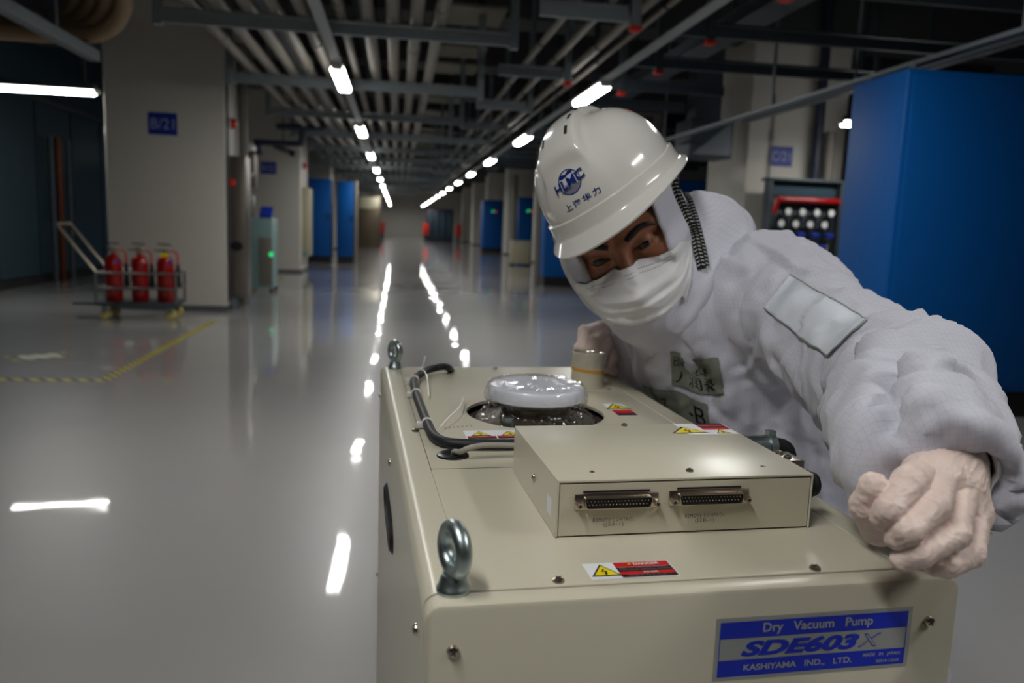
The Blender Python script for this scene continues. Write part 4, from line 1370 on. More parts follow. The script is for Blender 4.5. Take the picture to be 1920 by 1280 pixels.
lab = [deck(*q) for q in ((1110, 1087), (1277, 1079), (1250, 1050), (1092, 1058))]
u0_, u1_, v0_, v1_ = lab[0].x, lab[1].x, (lab[0].y + lab[1].y) / 2, (lab[2].y + lab[3].y) / 2
warn_label('danger_label', [Vector((u0_, v0_, DZ)), Vector((u1_, v0_, DZ)), Vector((u1_, v1_, DZ)), Vector((u0_, v1_, DZ))], 'front')
p0, p1 = deck(876, 823), deck(962, 823)
v1_ = deck(870, 808).y
warn_label('caution_label', [Vector((p0.x, p0.y, DZ)), Vector((p0.x + 0.0715, p0.y, DZ)), Vector((p0.x + 0.0715, v1_ + 0.002, DZ)), Vector((p0.x, v1_ + 0.002, DZ))], 'pair')
p0, p1, p2 = deck(1160, 780), deck(1198, 779), deck(1133, 757)
warn_label('caution_label', [Vector((p0.x, p0.y, DZ)), Vector((p1.x, p0.y, DZ)), Vector((p1.x, p2.y, DZ)), Vector((p0.x, p2.y, DZ))], 'single')
q = [deck(x, y, BH) for x, y in ((1253, 818), (1355, 824), (1410, 822), (1300, 791))]
bm = NB()
o_ = deck(1290, 808, BH)
for sc, mi, k in ((1.0, 0, 1), (0.8, 1, 2)):
    f = bm.faces.new([bm.verts.new(o_ + Vector((0.0235 * sc * math.cos(rad(a)), 0.0165 * sc * math.sin(rad(a)), LT * k))) for a in (90, 210, 330)]); f.material_index = mi
f = bm.faces.new([bm.verts.new(o_ + Vector((0.018 * x, 0.013 * y, LT * 3))) for x, y in ((-0.02, 0.42), (-0.25, 0.02), (0.03, 0.02), (-0.05, -0.22), (-0.15, -0.2), (0.0, -0.45), (0.14, -0.2), (0.05, -0.22), (0.18, 0.12), (-0.08, 0.12), (0.08, 0.42))])
f.material_index = 0
pobj('voltage_label', bm, ['ink', 'yellow'], cb, ang=None)
warn_label('voltage_label', [Vector((0.322, 0.704, DZ + BH)), Vector((0.3745, 0.704, DZ + BH)), Vector((0.3745, 0.7468, DZ + BH)), Vector((0.322, 0.7468, DZ + BH))], 'box', cb)

# blue name plate on the front panel
a, bq, c, d = (frontp(*q) for q in ((1338, 1274), (1703, 1250), (1708, 1138), (1340, 1158)))
U0, U1, Z0, Z1 = (a.x + d.x) / 2, (bq.x + c.x) / 2, (a.z + bq.z) / 2, (c.z + d.z) / 2
W, Hh = U1 - U0, Z1 - Z0
bm = NB()


def PR(x0, y0, x1, y1, mi, k):
    quad(bm, [Vector((U0 + W * s, VF - 0.00015 * k - 0.0002, Z0 + Hh * t)) for s, t in ((x0, y0), (x1, y0), (x1, y1), (x0, y1))], mi)


box(bm, (U0, VF - 0.0002, Z0), (U1, VF + 0.001, Z1), mi=1)
PR(0.022, 0.665, 0.978, 0.93, 0, 1)
PR(0.022, 0.055, 0.978, 0.32, 0, 1)
PR(0.022, 0.32, 0.026, 0.665, 0, 1)
PR(0.974, 0.32, 0.978, 0.665, 0, 1)


def PT(s, cx, cy, mi, k, **kw):
    put_text(bm, s, plane_mtx((U0 + W * cx, VF - 0.0002 - 0.00015 * k, Z0 + Hh * cy), (1, 0, 0), (0, 0, 1)), mi, **kw)


PT('Dry   Vacuum   Pump', 0.512, 0.795, 1, 2, size=Hh * 0.2, bold=0.022, width=W * 0.56)
PT('SDE603', 0.43, 0.492, 0, 2, size=Hh * 0.31, bold=0.05, shear=0.3, width=W * 0.6)
PT('X', 0.785, 0.492, 0, 2, size=Hh * 0.31, bold=0.01, shear=0.3, width=W * 0.125)
PT('X', 0.785, 0.492, 1, 3, size=Hh * 0.29, bold=-0.016, shear=0.3, width=W * 0.105)
PT('KASHIYAMA   IND.,   LTD.', 0.425, 0.18, 1, 2, size=Hh * 0.135, bold=0.022, width=W * 0.55)
PT('MADE   IN   JAPAN', 0.855, 0.235, 1, 2, size=Hh * 0.075, bold=0.022, width=W * 0.195)
PT('03919-12650', 0.89, 0.125, 1, 2, size=Hh * 0.07, bold=0.02, width=W * 0.12)
pobj('name_plate', bm, ['blueprint', 'alu'], ang=None)

# grip recess on the left side
bm = NB()
vc, zc, hl, hh = 0.945, DZ - 0.115, 0.098, 0.021
pts0, pts1, pts2 = [], [], []
for k in range(40):
    a = 2 * PI * k / 40
    sx = math.copysign(abs(math.cos(a)) ** 0.6, math.cos(a)); sz = math.copysign(abs(math.sin(a)) ** 0.8, math.sin(a))
    pts0.append(bm.verts.new((UL - 0.003, vc + hl * sx, zc + hh * sz)))
    pts1.append(bm.verts.new((UL - 0.004, vc + (hl - 0.006) * sx, zc + (hh - 0.005) * sz)))
    pts2.append(bm.verts.new((UL - 0.0006, vc + (hl - 0.010) * sx, zc + (hh - 0.008) * sz)))
    pts0[-1].co.x = UL - 0.0002
for (p, q) in ((pts0, pts1), (pts1, pts2)):
    for i in range(40):
        bm.faces.new((p[i], p[(i + 1) % 40], q[(i + 1) % 40], q[i]))
bm.faces.new(pts2)
bmesh.ops.recalc_face_normals(bm, faces=bm.faces)
pobj('grip_recess', bm, 'black')

# ------------------------------------------------------------------ distance-field modelling for the person
V_ = lambda p: np.array(p, dtype=np.float32)


def d_rc(P, a, b, ra, rb):
    a, b = V_(a), V_(b)
    ba = b - a
    h = np.clip(((P - a) @ ba) / max(float(ba @ ba), 1e-12), 0, 1)
    return np.linalg.norm(P - a - h[:, None] * ba, axis=1) - (ra + (rb - ra) * h)


def d_el(P, c, r, R=None):
    q = P - V_(c)
    if R is not None: q = q @ R
    r = V_(r)
    k0 = np.linalg.norm(q / r, axis=1)
    k1 = np.linalg.norm(q / (r * r), axis=1) + 1e-9
    return k0 * (k0 - 1.0) / k1


def smin(a, b, k):
    h = np.clip(0.5 + 0.5 * (b - a) / k, 0, 1)
    return b * (1 - h) + a * h - k * h * (1 - h)


def smax(a, b, k):
    return -smin(-a, -b, k)


_perm = np.random.RandomState(7).permutation(256).astype(np.int32)
_perm = np.concatenate([_perm, _perm])
_grad = np.random.RandomState(3).normal(size=(256, 3)).astype(np.float32)
_grad /= np.linalg.norm(_grad, axis=1)[:, None]


def pnoise(P):
    Pi = np.floor(P).astype(np.int32)
    f = (P - Pi).astype(np.float32)
    u = f * f * f * (f * (f * 6 - 15) + 10)
    out = 0
    for dx in (0, 1):
        for dy in (0, 1):
            for dz in (0, 1):
                idx = _perm[(_perm[(_perm[(Pi[:, 0] + dx) & 255] + Pi[:, 1] + dy) & 255] + Pi[:, 2] + dz) & 255]
                g = _grad[idx]
                d = f - np.array([dx, dy, dz], dtype=np.float32)
                w = (u[:, 0] if dx else 1 - u[:, 0]) * (u[:, 1] if dy else 1 - u[:, 1]) * (u[:, 2] if dz else 1 - u[:, 2])
                out = out + w * np.einsum('ij,ij->i', g, d)
    return out * 1.5


def ridge(P):
    return 1.0 - 2.0 * np.abs(pnoise(P))


def sdf_mesh(f, lo, hi, res, disp=None, relax=0):
    """Surface-net mesh of f(P)=0 inside lo..hi; returns a bmesh."""
    B = 8
    lo, hi = np.array(lo, dtype=np.float64), np.array(hi, dtype=np.float64)
    nb = np.maximum(1, np.ceil((hi - lo) / (res * B)).astype(int))
    n = nb * B + 1
    D = np.ones(tuple(n), dtype=np.float32)
    bi = np.stack(np.meshgrid(*[np.arange(k) for k in nb], indexing='ij'), -1).reshape(-1, 3)
    cen = (lo + (bi * B + B / 2) * res).astype(np.float32)
    dc = f(cen)
    keep = np.abs(dc) < B * res * 1.6
    loc = np.stack(np.meshgrid(*[np.arange(B + 1)] * 3, indexing='ij'), -1).reshape(-1, 3)
    for b, d in zip(bi[~keep], dc[~keep]):
        if d < 0:
            s = b * B
            D[s[0]:s[0] + B + 1, s[1]:s[1] + B + 1, s[2]:s[2] + B + 1] = -1
    kb = bi[keep]
    for i in range(0, len(kb), 256):
        g = (kb[i:i + 256, None, :] * B + loc[None]).reshape(-1, 3)
        D[g[:, 0], g[:, 1], g[:, 2]] = f((lo + g * res).astype(np.float32))
    S = D < 0
    cs = np.zeros(tuple(n - 1), dtype=np.int8)
    for dx in (0, 1):
        for dy in (0, 1):
            for dz in (0, 1):
                cs += S[dx:n[0] - 1 + dx, dy:n[1] - 1 + dy, dz:n[2] - 1 + dz]
    act = np.argwhere((cs > 0) & (cs < 8))
    idx = -np.ones(tuple(n - 1), dtype=np.int64)
    idx[act[:, 0], act[:, 1], act[:, 2]] = np.arange(len(act))
    acc = np.zeros((len(act), 3))
    cnt = np.zeros(len(act))
    co = [(dx, dy, dz) for dx in (0, 1) for dy in (0, 1) for dz in (0, 1)]
    for a in co:
        for ax in range(3):
            if a[ax]: continue
            b = list(a); b[ax] = 1
            da = D[act[:, 0] + a[0], act[:, 1] + a[1], act[:, 2] + a[2]]
            db = D[act[:, 0] + b[0], act[:, 1] + b[1], act[:, 2] + b[2]]
            m = (da < 0) != (db < 0)
            t = np.where(m, da / np.where(m, da - db, 1), 0)
            p = np.array(a, dtype=float)[None] + t[:, None] * (np.array(b) - np.array(a))[None]
            acc += p * m[:, None]
            cnt += m
    V = lo + (act + acc / cnt[:, None]) * res
    faces = []
    for ax in range(3):
        o1, o2 = (ax + 1) % 3, (ax + 2) % 3
        sl0 = [slice(None)] * 3; sl1 = [slice(None)] * 3
        sl0[ax] = slice(0, n[ax] - 1); sl1[ax] = slice(1, n[ax])
        ch = np.argwhere(S[tuple(sl0)] != S[tuple(sl1)])
        ch = ch[(ch[:, o1] > 0) & (ch[:, o2] > 0) & (ch[:, o1] < n[o1] - 1) & (ch[:, o2] < n[o2] - 1)]
        q = []
        for (s1, s2) in ((1, 1), (0, 1), (0, 0), (1, 0)):
            c = ch.copy(); c[:, o1] -= s1; c[:, o2] -= s2
            q.append(idx[c[:, 0], c[:, 1], c[:, 2]])
        q = np.stack(q, 1)
        flip = ~S[ch[:, 0], ch[:, 1], ch[:, 2]]
        q[flip] = q[flip][:, ::-1]
        faces.append(q)
    F = np.concatenate(faces)
    F = F[(F >= 0).all(1)]
    for _ in range(relax):
        s = np.zeros_like(V); c = np.zeros(len(V))
        for k in range(4):
            np.add.at(s, F[:, k], V[F[:, (k + 1) % 4]]); np.add.at(c, F[:, k], 1)
        V = V * 0.5 + 0.5 * s / np.maximum(c, 1)[:, None]
    if disp is not None:
        N = vnormals(V, F)
        V = V + N * disp(V.astype(np.float32), N)[:, None]
    me = bpy.data.meshes.new('net')
    me.from_pydata(V.tolist(), [], F.tolist())
    bm = bmesh.new()
    bm.from_mesh(me)
    bpy.data.meshes.remove(me)
    return bm


def vnormals(V, F):
    fn = np.cross(V[F[:, 2]] - V[F[:, 0]], V[F[:, 3]] - V[F[:, 1]])
    N = np.zeros_like(V)
    for k in range(4): np.add.at(N, F[:, k], fn)
    return N / (np.linalg.norm(N, axis=1)[:, None] + 1e-12)


def AZ(px, z, d):
    y = 640.0
    for _ in range(20):
        y -= (z - A(px, y, d).z) * FPX / d
    return A(px, y, d)


# ------------------------------------------------------------------ the worker's skeleton
def pose_axes(yaw, pitch, roll):
    Bk = -CF
    f = Bk * math.cos(yaw) - CR * math.sin(yaw)
    r = CR * math.cos(yaw) + Bk * math.sin(yaw)
    u = CU.copy()
    f, u = f * math.cos(pitch) - u * math.sin(pitch), u * math.cos(pitch) + f * math.sin(pitch)

    def rot(v):
        a, b, c = v.dot(CR), v.dot(CU), v.dot(Bk)
        return (a * math.cos(roll) - b * math.sin(roll)) * CR + (a * math.sin(roll) + b * math.cos(roll)) * CU + c * Bk
    return rot(r), rot(f), rot(u)


HX, HY, HZ = pose_axes(rad(17.2), rad(25.7), rad(20.0))
HORG = A(1164, 431, 1.133)
HM = Matrix((HX, HY, HZ)).transposed().to_4x4()
HM.translation = HORG
HR3 = np.array(HM.to_3x3(), dtype=np.float32)          # columns = head axes


def hp(x, y, z): return HM @ Vector((x, y, z))


def tohead(P): return (P - V_(HORG)) @ HR3


NECK = A(1305, 590, 1.20)
CHEST = A(1380, 690, 1.28)
BELLY = A(1475, 860, 1.37)
PELV = A(1560, 1010, 1.45)
LSH, LEL, LWR = A(1465, 565, 1.15), A(1685, 738, 0.86), A(1752, 866, 0.60)
RSH, REL, RWR = A(1245, 640, 1.34), A(1262, 690, 1.50), A(1146, 650, 1.375)
LHIP, RHIP = PELV + CR * 0.085, PELV - CR * 0.085
LKN, RKN = AZ(1640, 0.46, 1.06), AZ(1500, 0.46, 1.09)
LAN, RAN = AZ(1635, 0.09, 1.32), AZ(1515, 0.09, 1.35)
LTO, RTO = AZ(1630, 0.035, 1.16), AZ(1500, 0.035, 1.19)

proot = thing('person', 'crouching worker in white cleanroom suit, helmet and face mask leaning over the pump', 'person', (LAN.x * 0.5 + RAN.x * 0.5, LAN.y * 0.5 + RAN.y * 0.5, 0))


# ------------------------------------------------------------------ body (face, neck, trunk and limbs)
def f_head(Q):
    d = d_el(Q, (0, -0.012, 0.03), (0.076, 0.096, 0.09))
    d = smin(d, d_el(Q, (0, 0.022, -0.045), (0.060, 0.062, 0.068)), 0.03)
    for s in (-1, 1):
        d = smin(d, d_rc(Q, (s * 0.052, 0.0, -0.06), (s * 0.008, 0.066, -0.104), 0.022, 0.018), 0.025)
        d = smin(d, d_rc(Q, (s * 0.047, 0.056, -0.026), (s * 0.06, 0.02, -0.02), 0.021, 0.02), 0.025)
        d = smin(d, d_rc(Q, (s * 0.048, 0.066, 0.022), (s * 0.012, 0.081, 0.016), 0.011, 0.010), 0.012)
        d = smin(d, d_el(Q, (s * 0.078, -0.012, -0.012), (0.010, 0.024, 0.032)), 0.008)
    for s in (-1, 1):
        d = smax(d, -d_el(Q, (s * 0.032, 0.099, 0.0), (0.019, 0.016, 0.0125)), 0.012)
        e = (s * 0.0315, 0.0735, 0.0)
        lid = np.linalg.norm(Q - V_(e), axis=1) - 0.0142
        x = (Q[:, 0] - e[0]) * s
        zc = 0.0006 + 0.12 * x - 4.0 * x * x
        ap = 0.0042 - 16.0 * x * x
        slit = np.maximum(np.abs(Q[:, 2] - zc) - ap, 0.078 - Q[:, 1])
        lid = np.maximum(lid, -slit)
        d = smin(d, lid, 0.005)
        d = np.maximum(d, -np.maximum(slit, np.abs(x) - 0.0155))
    d = smin(d, d_rc(Q, (0, 0.084, 0.004), (0, 0.1, -0.036), 0.0075, 0.0115), 0.012)
    for s in (-1, 1):
        d = smin(d, np.linalg.norm(Q - V_((s * 0.012, 0.093, -0.041)), axis=1) - 0.0085, 0.008)
    d = smin(d, d_rc(Q, (-0.02, 0.082, -0.070), (0.02, 0.082, -0.070), 0.0065, 0.0065), 0.008)
    d = smax(d, -d_rc(Q, (-0.024, 0.0885, -0.0705), (0.024, 0.0885, -0.0705), 0.0012, 0.0012), 0.002)
    return d


def f_body(P):
    d = f_head(tohead(P))
    d = smin(d, d_rc(P, hp(0, -0.03, -0.06), NECK, 0.052, 0.06), 0.03)
    d = smin(d, d_rc(P, NECK, CHEST, 0.06, 0.115), 0.05)
    d = smin(d, d_rc(P, LSH, RSH, 0.055, 0.05), 0.05)
    d = smin(d, d_rc(P, CHEST, BELLY, 0.115, 0.11), 0.05)
    d = smin(d, d_rc(P, BELLY, PELV, 0.11, 0.12), 0.05)
    for (a, b, c, w) in ((LSH, LEL, LWR, 0.029), (RSH, REL, RWR, 0.027)):
        d = smin(d, d_rc(P, a, b, 0.052, 0.042), 0.03)
        d = smin(d, d_rc(P, b, c, 0.042, w), 0.02)
    for (a, b, c, t) in ((LHIP, LKN, LAN, LTO), (RHIP, RKN, RAN, RTO)):
        d = smin(d, d_rc(P, a, b, 0.075, 0.052), 0.03)
        d = smin(d, d_rc(P, b, c, 0.052, 0.036), 0.02)
        d = smin(d, d_rc(P, c - Vector((0, 0, 0.045)), t, 0.036, 0.026), 0.02)
    return d


def bounds(pts, pad):
    q = np.array([tuple(p) for p in pts])
    return q.min(0) - pad, q.max(0) + pad


alljoints = [NECK, CHEST, BELLY, PELV, LSH, LEL, LWR, RSH, REL, RWR, LHIP, RHIP, LKN, RKN, LAN, RAN, LTO, RTO]
# the face at full detail, then the rest of the same body; one mesh
lo, hi = bounds(alljoints + [hp(0, 0, 0.12)], 0.16)
body_bm = sdf_mesh(f_body, lo, hi, 0.011)
# refine: drop the coarse head and add the fine one, overlapping at the neck
ncut = hp(0, -0.03, -0.115)
up = HZ
kill = [v for v in body_bm.verts if (v.co - ncut).dot(up) > 0.01 and (v.co - HORG).length < 0.17]
bmesh.ops.delete(body_bm, geom=kill, context='VERTS')
hb = sdf_mesh(lambda Q: np.maximum(smin(f_head(Q), d_rc(Q, (0, -0.03, -0.06), tuple(HM.inverted() @ NECK), 0.052, 0.06), 0.03), -Q[:, 2] - 0.135), (-0.1, -0.125, -0.14), (0.1, 0.125, 0.135), 0.0016)
hb.transform(HM)
merge(body_bm, hb)
body = obj('body', body_bm, 'skin', proot, world=True, ang=80)
for s in (-1, 1):
    b = NB(); sphere(b, (s * 0.0315, 0.0735, 0.0), 0.0124, n=28)
    b.transform(HM); e = obj('eye', b, 'eyew', proot, world=True)
    b = NB()
    lathe(b, [(0.0082, 0.0097), (0.0066, 0.0109), (0.0035, 0.0122), (0, 0.01275)], (s * 0.0315, 0.0735, 0.0), (-0.06 + 0.0 * s, 1, 0.16), n=24)
    b.transform(HM); tag(obj('iris', b, 'iris', e, world=True), 'dark brown iris')
    # brow: a flattened tuft following the brow bone
    brow = [(0.0125, 0.0, 0.0170), (0.022, 0.0, 0.0215), (0.034, 0.0, 0.0250), (0.045, 0.0, 0.0245), (0.054, 0.0, 0.0185)]
    rr = [0.0034, 0.0046, 0.0044, 0.0034, 0.0014]

    def yface(x, z):
        ys = np.linspace(0.03, 0.12, 120).astype(np.float32)
        Q = np.stack([np.full(120, x), ys, np.full(120, z)], 1).astype(np.float32)
        dd = f_head(Q)
        k = np.where(dd < 0)[0]
        return float(ys[k[-1]]) if len(k) else 0.06
    pts = [Vector((s * x, yface(s * x, z) + 0.0003, z)) for x, _, z in brow]
    sp = spline(pts, 6)
    rads = np.interp(np.linspace(0, 4, len(sp)), range(5), rr)
    b = NB()
    tube(b, sp, list(rads), n=10)
    b.transform(HM); obj('eyebrow', b, 'hair', proot, world=True)

# ------------------------------------------------------------------ coverall
ca_ = A(1735, 866, 0.597) + (LWR - LEL).normalized() * 0.022
CUFF_N = (CR * -0.10 + CU * -0.45 + CF * -0.90).normalized()
sleeve_bulges = [  # px, py, depth, radius
    (1440, 545, 1.13, 0.076), (1492, 590, 1.08, 0.075), (1548, 638, 1.01, 0.070), (1602, 680, 0.95, 0.069), (1655, 722, 0.885, 0.072),
    (1700, 728, 0.82, 0.071), (1690, 770, 0.78, 0.066), (1712, 815, 0.69, 0.060), (1722, 845, 0.64, 0.057), (1735, 870, 0.60, 0.055), (1795, 760, 0.74, 0.028), (1765, 690, 0.83, 0.035), (1815, 900, 0.60, 0.026)]
bul = [(A(x, y, d), r) for x, y, d, r in sleeve_bulges]
CHESTN = (CAM_LOC - CHEST).normalized()


def f_suit(P):
    d = d_rc(P, NECK, CHEST, 0.085, 0.142)
    d = smin(d, d_rc(P, LSH, RSH, 0.068, 0.066), 0.07)
    d = smin(d, d_rc(P, NECK, LSH, 0.078, 0.07), 0.05)
    d = smin(d, d_rc(P, CHEST, BELLY, 0.142, 0.145), 0.06)
    d = smin(d, d_rc(P, BELLY, PELV, 0.145, 0.15), 0.06)
    # left sleeve as a run of cloth swells
    s = d_rc(P, LSH, LEL, 0.07, 0.062)
    s = smin(s, d_rc(P, LEL, LWR, 0.060, 0.050), 0.03)
    for c, r in bul:
        s = smin(s, np.linalg.norm(P - V_(c), axis=1) - r, 0.016)
    s = smax(s, (P - V_(ca_)) @ V_(CUFF_N), 0.006)
    s = smax(s, -d_rc(P, LWR - (LWR - LEL) * 0.18, LWR + CUFF_N * 0.10, 0.034, 0.047), 0.004)
    d = smin(d, s, 0.028)
    # right sleeve
    d = smin(d, d_rc(P, RSH, REL, 0.07, 0.055), 0.04)
    r_ = d_rc(P, REL, RWR + (RWR - REL).normalized() * 0.0, 0.055, 0.043)
    for x, y, dd, rr in ((1190, 660, 1.36, 0.045), (1176, 632, 1.38, 0.04), (1205, 690, 1.36, 0.03), (1165, 668, 1.365, 0.036)):
        r_ = smin(r_, np.linalg.norm(P - V_(A(x, y, dd)), axis=1) - rr, 0.015)
    d = smin(d, r_, 0.03)
    for (a, b, c) in ((LHIP, LKN, LAN), (RHIP, RKN, RAN)):
        d = smin(d, d_rc(P, a, b, 0.098, 0.073), 0.05)
        d = smin(d, d_rc(P, b, c, 0.073, 0.06), 0.03)
    # hand-laid folds: raised rolls of cloth
    for pts, rr, k in FOLDS:
        m_ = len(pts) - 1
        for i, (a, b) in enumerate(zip(pts, pts[1:])):
            d = smin(d, d_rc(P, a, b, rr * (0.1 if i == 0 else 1), rr * (0.1 if i == m_ - 1 else 1)), k)
    for pts, rr, k in CREASES:
        m_ = len(pts) - 1
        for i, (a, b) in enumerate(zip(pts, pts[1:])):
            d = smax(d, -d_rc(P, a, b, rr * (0.1 if i == 0 else 1), rr * (0.1 if i == m_ - 1 else 1)), k)
    return d


FOLDS, CREASES = [], []
fold_px = [  # lists of pixels, lifted onto the cloth later
    ([(1398, 450), (1382, 505), (1376, 560), (1392, 625), (1440, 690), (1500, 745), (1560, 780)], 0.012, 0.016),
    ([(1330, 620), (1345, 680), (1375, 745), (1420, 800)], 0.010, 0.02),
    ([(1240, 620), (1235, 680), (1245, 740)], 0.010, 0.02),
    ([(1420, 560), (1455, 640), (1520, 700), (1570, 730)], 0.009, 0.016),
    ([(1500, 800), (1555, 825), (1590, 870)], 0.011, 0.016),
    ([(1585, 560), (1560, 610), (1540, 665)], 0.008, 0.014),
    ([(1640, 590), (1610, 650), (1590, 720)], 0.010, 0.014),
    ([(1720, 625), (1655, 665), (1610, 730)], 0.011, 0.016),
    ([(1775, 700), (1720, 705), (1672, 735)], 0.010, 0.016),
    ([(1800, 770), (1740, 762), (1690, 785), (1650, 820)], 0.010, 0.016),
    ([(1350, 480), (1400, 500), (1450, 480)], 0.009, 0.016),
    ([(1400, 420), (1450, 470), (1520, 510)], 0.008, 0.016),
]
crease_px = [
    ([(1745, 655), (1692, 692), (1655, 750), (1625, 785)], 0.010, 0.014),
    ([(1668, 590), (1640, 640), (1615, 700)], 0.008, 0.012),
    ([(1812, 715), (1740, 735), (1672, 790), (1640, 830)], 0.009, 0.012),
    ([(1290, 640), (1310, 700), (1330, 760)], 0.012, 0.02),
    ([(1520, 850), (1560, 860), (1600, 890)], 0.012, 0.014),
    ([(1340, 445), (1365, 475), (1385, 490)], 0.010, 0.014),
]


def march(f, px, py, d0=0.45, d1=1.9):
    o = np.array(CAM_LOC, dtype=np.float32)
    dr = np.array(ray(px, py), dtype=np.float32)
    ts = np.linspace(d0, d1, 600).astype(np.float32)
    v = f(o + ts[:, None] * dr)
    k = np.where(v < 0)[0]
    return Vector(o + ts[k[0]] * dr) if len(k) else None


def lift(lst, depth_in):
    out = []
    for pxs, r, k in lst:
        pts = []
        for x, y in pxs:
            p = march(f_suit, x, y)
            if p is None: continue
            p = p + (p - CAM_LOC).normalized() * (r * depth_in)
            if pts and (p - pts[-1]).length > 0.10:
                if len(pts) > 1: out.append((pts, r, k))
                pts = []
            pts.append(p)
        if len(pts) > 1: out.append((pts, r, k))
    return out


_f = lift(fold_px, 0.7)
_c = lift(crease_px, -0.3)
FOLDS, CREASES = _f, _c
ARMDIR = V_((LEL - LSH).normalized())
SLIST = [(V_(LSH), V_(LEL)), (V_(LEL), V_(LWR))]


def suit_disp(P, N):
    armd = np.minimum(d_rc(P, LSH, LEL, 0, 0), d_rc(P, LEL, LWR, 0, 0))
    wa = np.clip((0.14 - armd) / 0.05, 0, 1)
    low = pnoise(P * 9.0) * 0.006
    # along-cloth creases, stretched vertically on the trunk
    q = P * np.array([17, 17, 5], dtype=np.float32) + 0.8 * pnoise(P * 7)[:, None]
    shp = lambda v: np.sign(v) * np.abs(v) ** 1.5
    tr = shp(ridge(q)) * 0.006
    ax = (P @ ARMDIR)[:, None] * ARMDIR
    q2 = (P - ax) * 9.0 + ax * 26.0 + 0.9 * pnoise(P * 10)[:, None]
    ar = shp(ridge(q2)) * 0.0056 + ridge(P * 11 + 3 + 0.8 * pnoise(P * 6)[:, None]) * 0.005
    fine = ridge(P * 42 + 1.2 * pnoise(P * 14)[:, None]) * 0.0011
    # crisp pressed lines where the cloth buckles
    gs = lambda v, w: np.exp(-(v / w) ** 2)
    e1 = pnoise((P - ax) * 8.0 + ax * 17.0 + 5.3 + 0.7 * pnoise(P * 8)[:, None])
    e2 = pnoise(P * np.array([11, 11, 4], dtype=np.float32) + 2.1 + 0.6 * pnoise(P * 6)[:, None])
    e3 = pnoise(P * 15 + 8.7)
    cr = wa * (0.0042 * gs(e1, 0.10) - 0.003 * gs(e1 - 0.22, 0.10)) + (1 - wa) * (0.0045 * gs(e2, 0.12) - 0.003 * gs(e2 - 0.28, 0.12)) + 0.0016 * gs(e3, 0.08)
    return low + tr * (1 - wa) + ar * wa + fine + cr


lo, hi = bounds([NECK, CHEST, BELLY, PELV, LSH, LEL, LWR, RSH, REL, RWR, LHIP, RHIP, LKN, RKN, LAN, RAN], 0.17)
lo[2] = 0.05
suit_bm = sdf_mesh(f_suit, lo, hi, 0.0052, disp=suit_disp, relax=1)


def limb_uv(bm):
    """Cloth coordinates in metres, laid flat panel by panel along the sleeve and trunk directions."""
    uv = bm.loops.layers.uv.new('UVMap')
    e0 = Vector(tuple(ARMDIR))
    e1 = (CF - e0 * CF.dot(e0)).normalized()
    e2 = e0.cross(e1)
    for f in bm.faces:
        n = f.normal
        w = (abs(n.dot(e0)) * 0.9, abs(n.dot(e1)) * 1.15, abs(n.dot(e2)))
        k = w.index(max(w))
        a, b = ((e1, e2), (e0, e2), (e0, e1))[k]
        for l in f.loops:
            l[uv].uv = (l.vert.co.dot(a) + k, l.vert.co.dot(b))


suit_bm.normal_update()
limb_uv(suit_bm)
suit_bvh = BVHTree.FromBMesh(suit_bm)
coverall = obj('coverall', suit_bm, 'suit', proot, world=True, ang=80)


def hit(bvh, px, py, off=0.0):
    d = ray(px, py).normalized()
    loc, n, _, dist = bvh.ray_cast(CAM_LOC, d)
    if loc is None: return None
    if n.dot(d) > 0: n = -n
    return loc + n * off


def drape(bvh, q, nu, nv, off, uvscale=None, wob=0.0):
    """Patch of cloth lying on a surface: q = four reference pixels TL, TR, BR, BL."""
    bm = NB()
    uv = bm.loops.layers.uv.new('UVMap')
    grid = {}
    for j in range(nv + 1):
        for i in range(nu + 1):
            s, t = i / nu, j / nv
            x = (q[0][0] * (1 - s) + q[1][0] * s) * (1 - t) + (q[3][0] * (1 - s) + q[2][0] * s) * t
            y = (q[0][1] * (1 - s) + q[1][1] * s) * (1 - t) + (q[3][1] * (1 - s) + q[2][1] * s) * t
            if wob: y += wob * math.sin(s * 7.5 + 0.6)
            p = hit(bvh, x, y, off)
            if p is not None: grid[i, j] = bm.verts.new(p)
    for j in range(nv):
        for i in range(nu):
            k = [(i, j + 1), (i + 1, j + 1), (i + 1, j), (i, j)]
            if all(c in grid for c in k):
                f = bm.faces.new([grid[c] for c in k])
                for l, c in zip(f.loops, k):
                    l[uv].uv = (c[0] / nu * (uvscale or 0.1), c[1] / nv * (uvscale or 0.1))
    bmesh.ops.recalc_face_normals(bm, faces=bm.faces)
    return bm


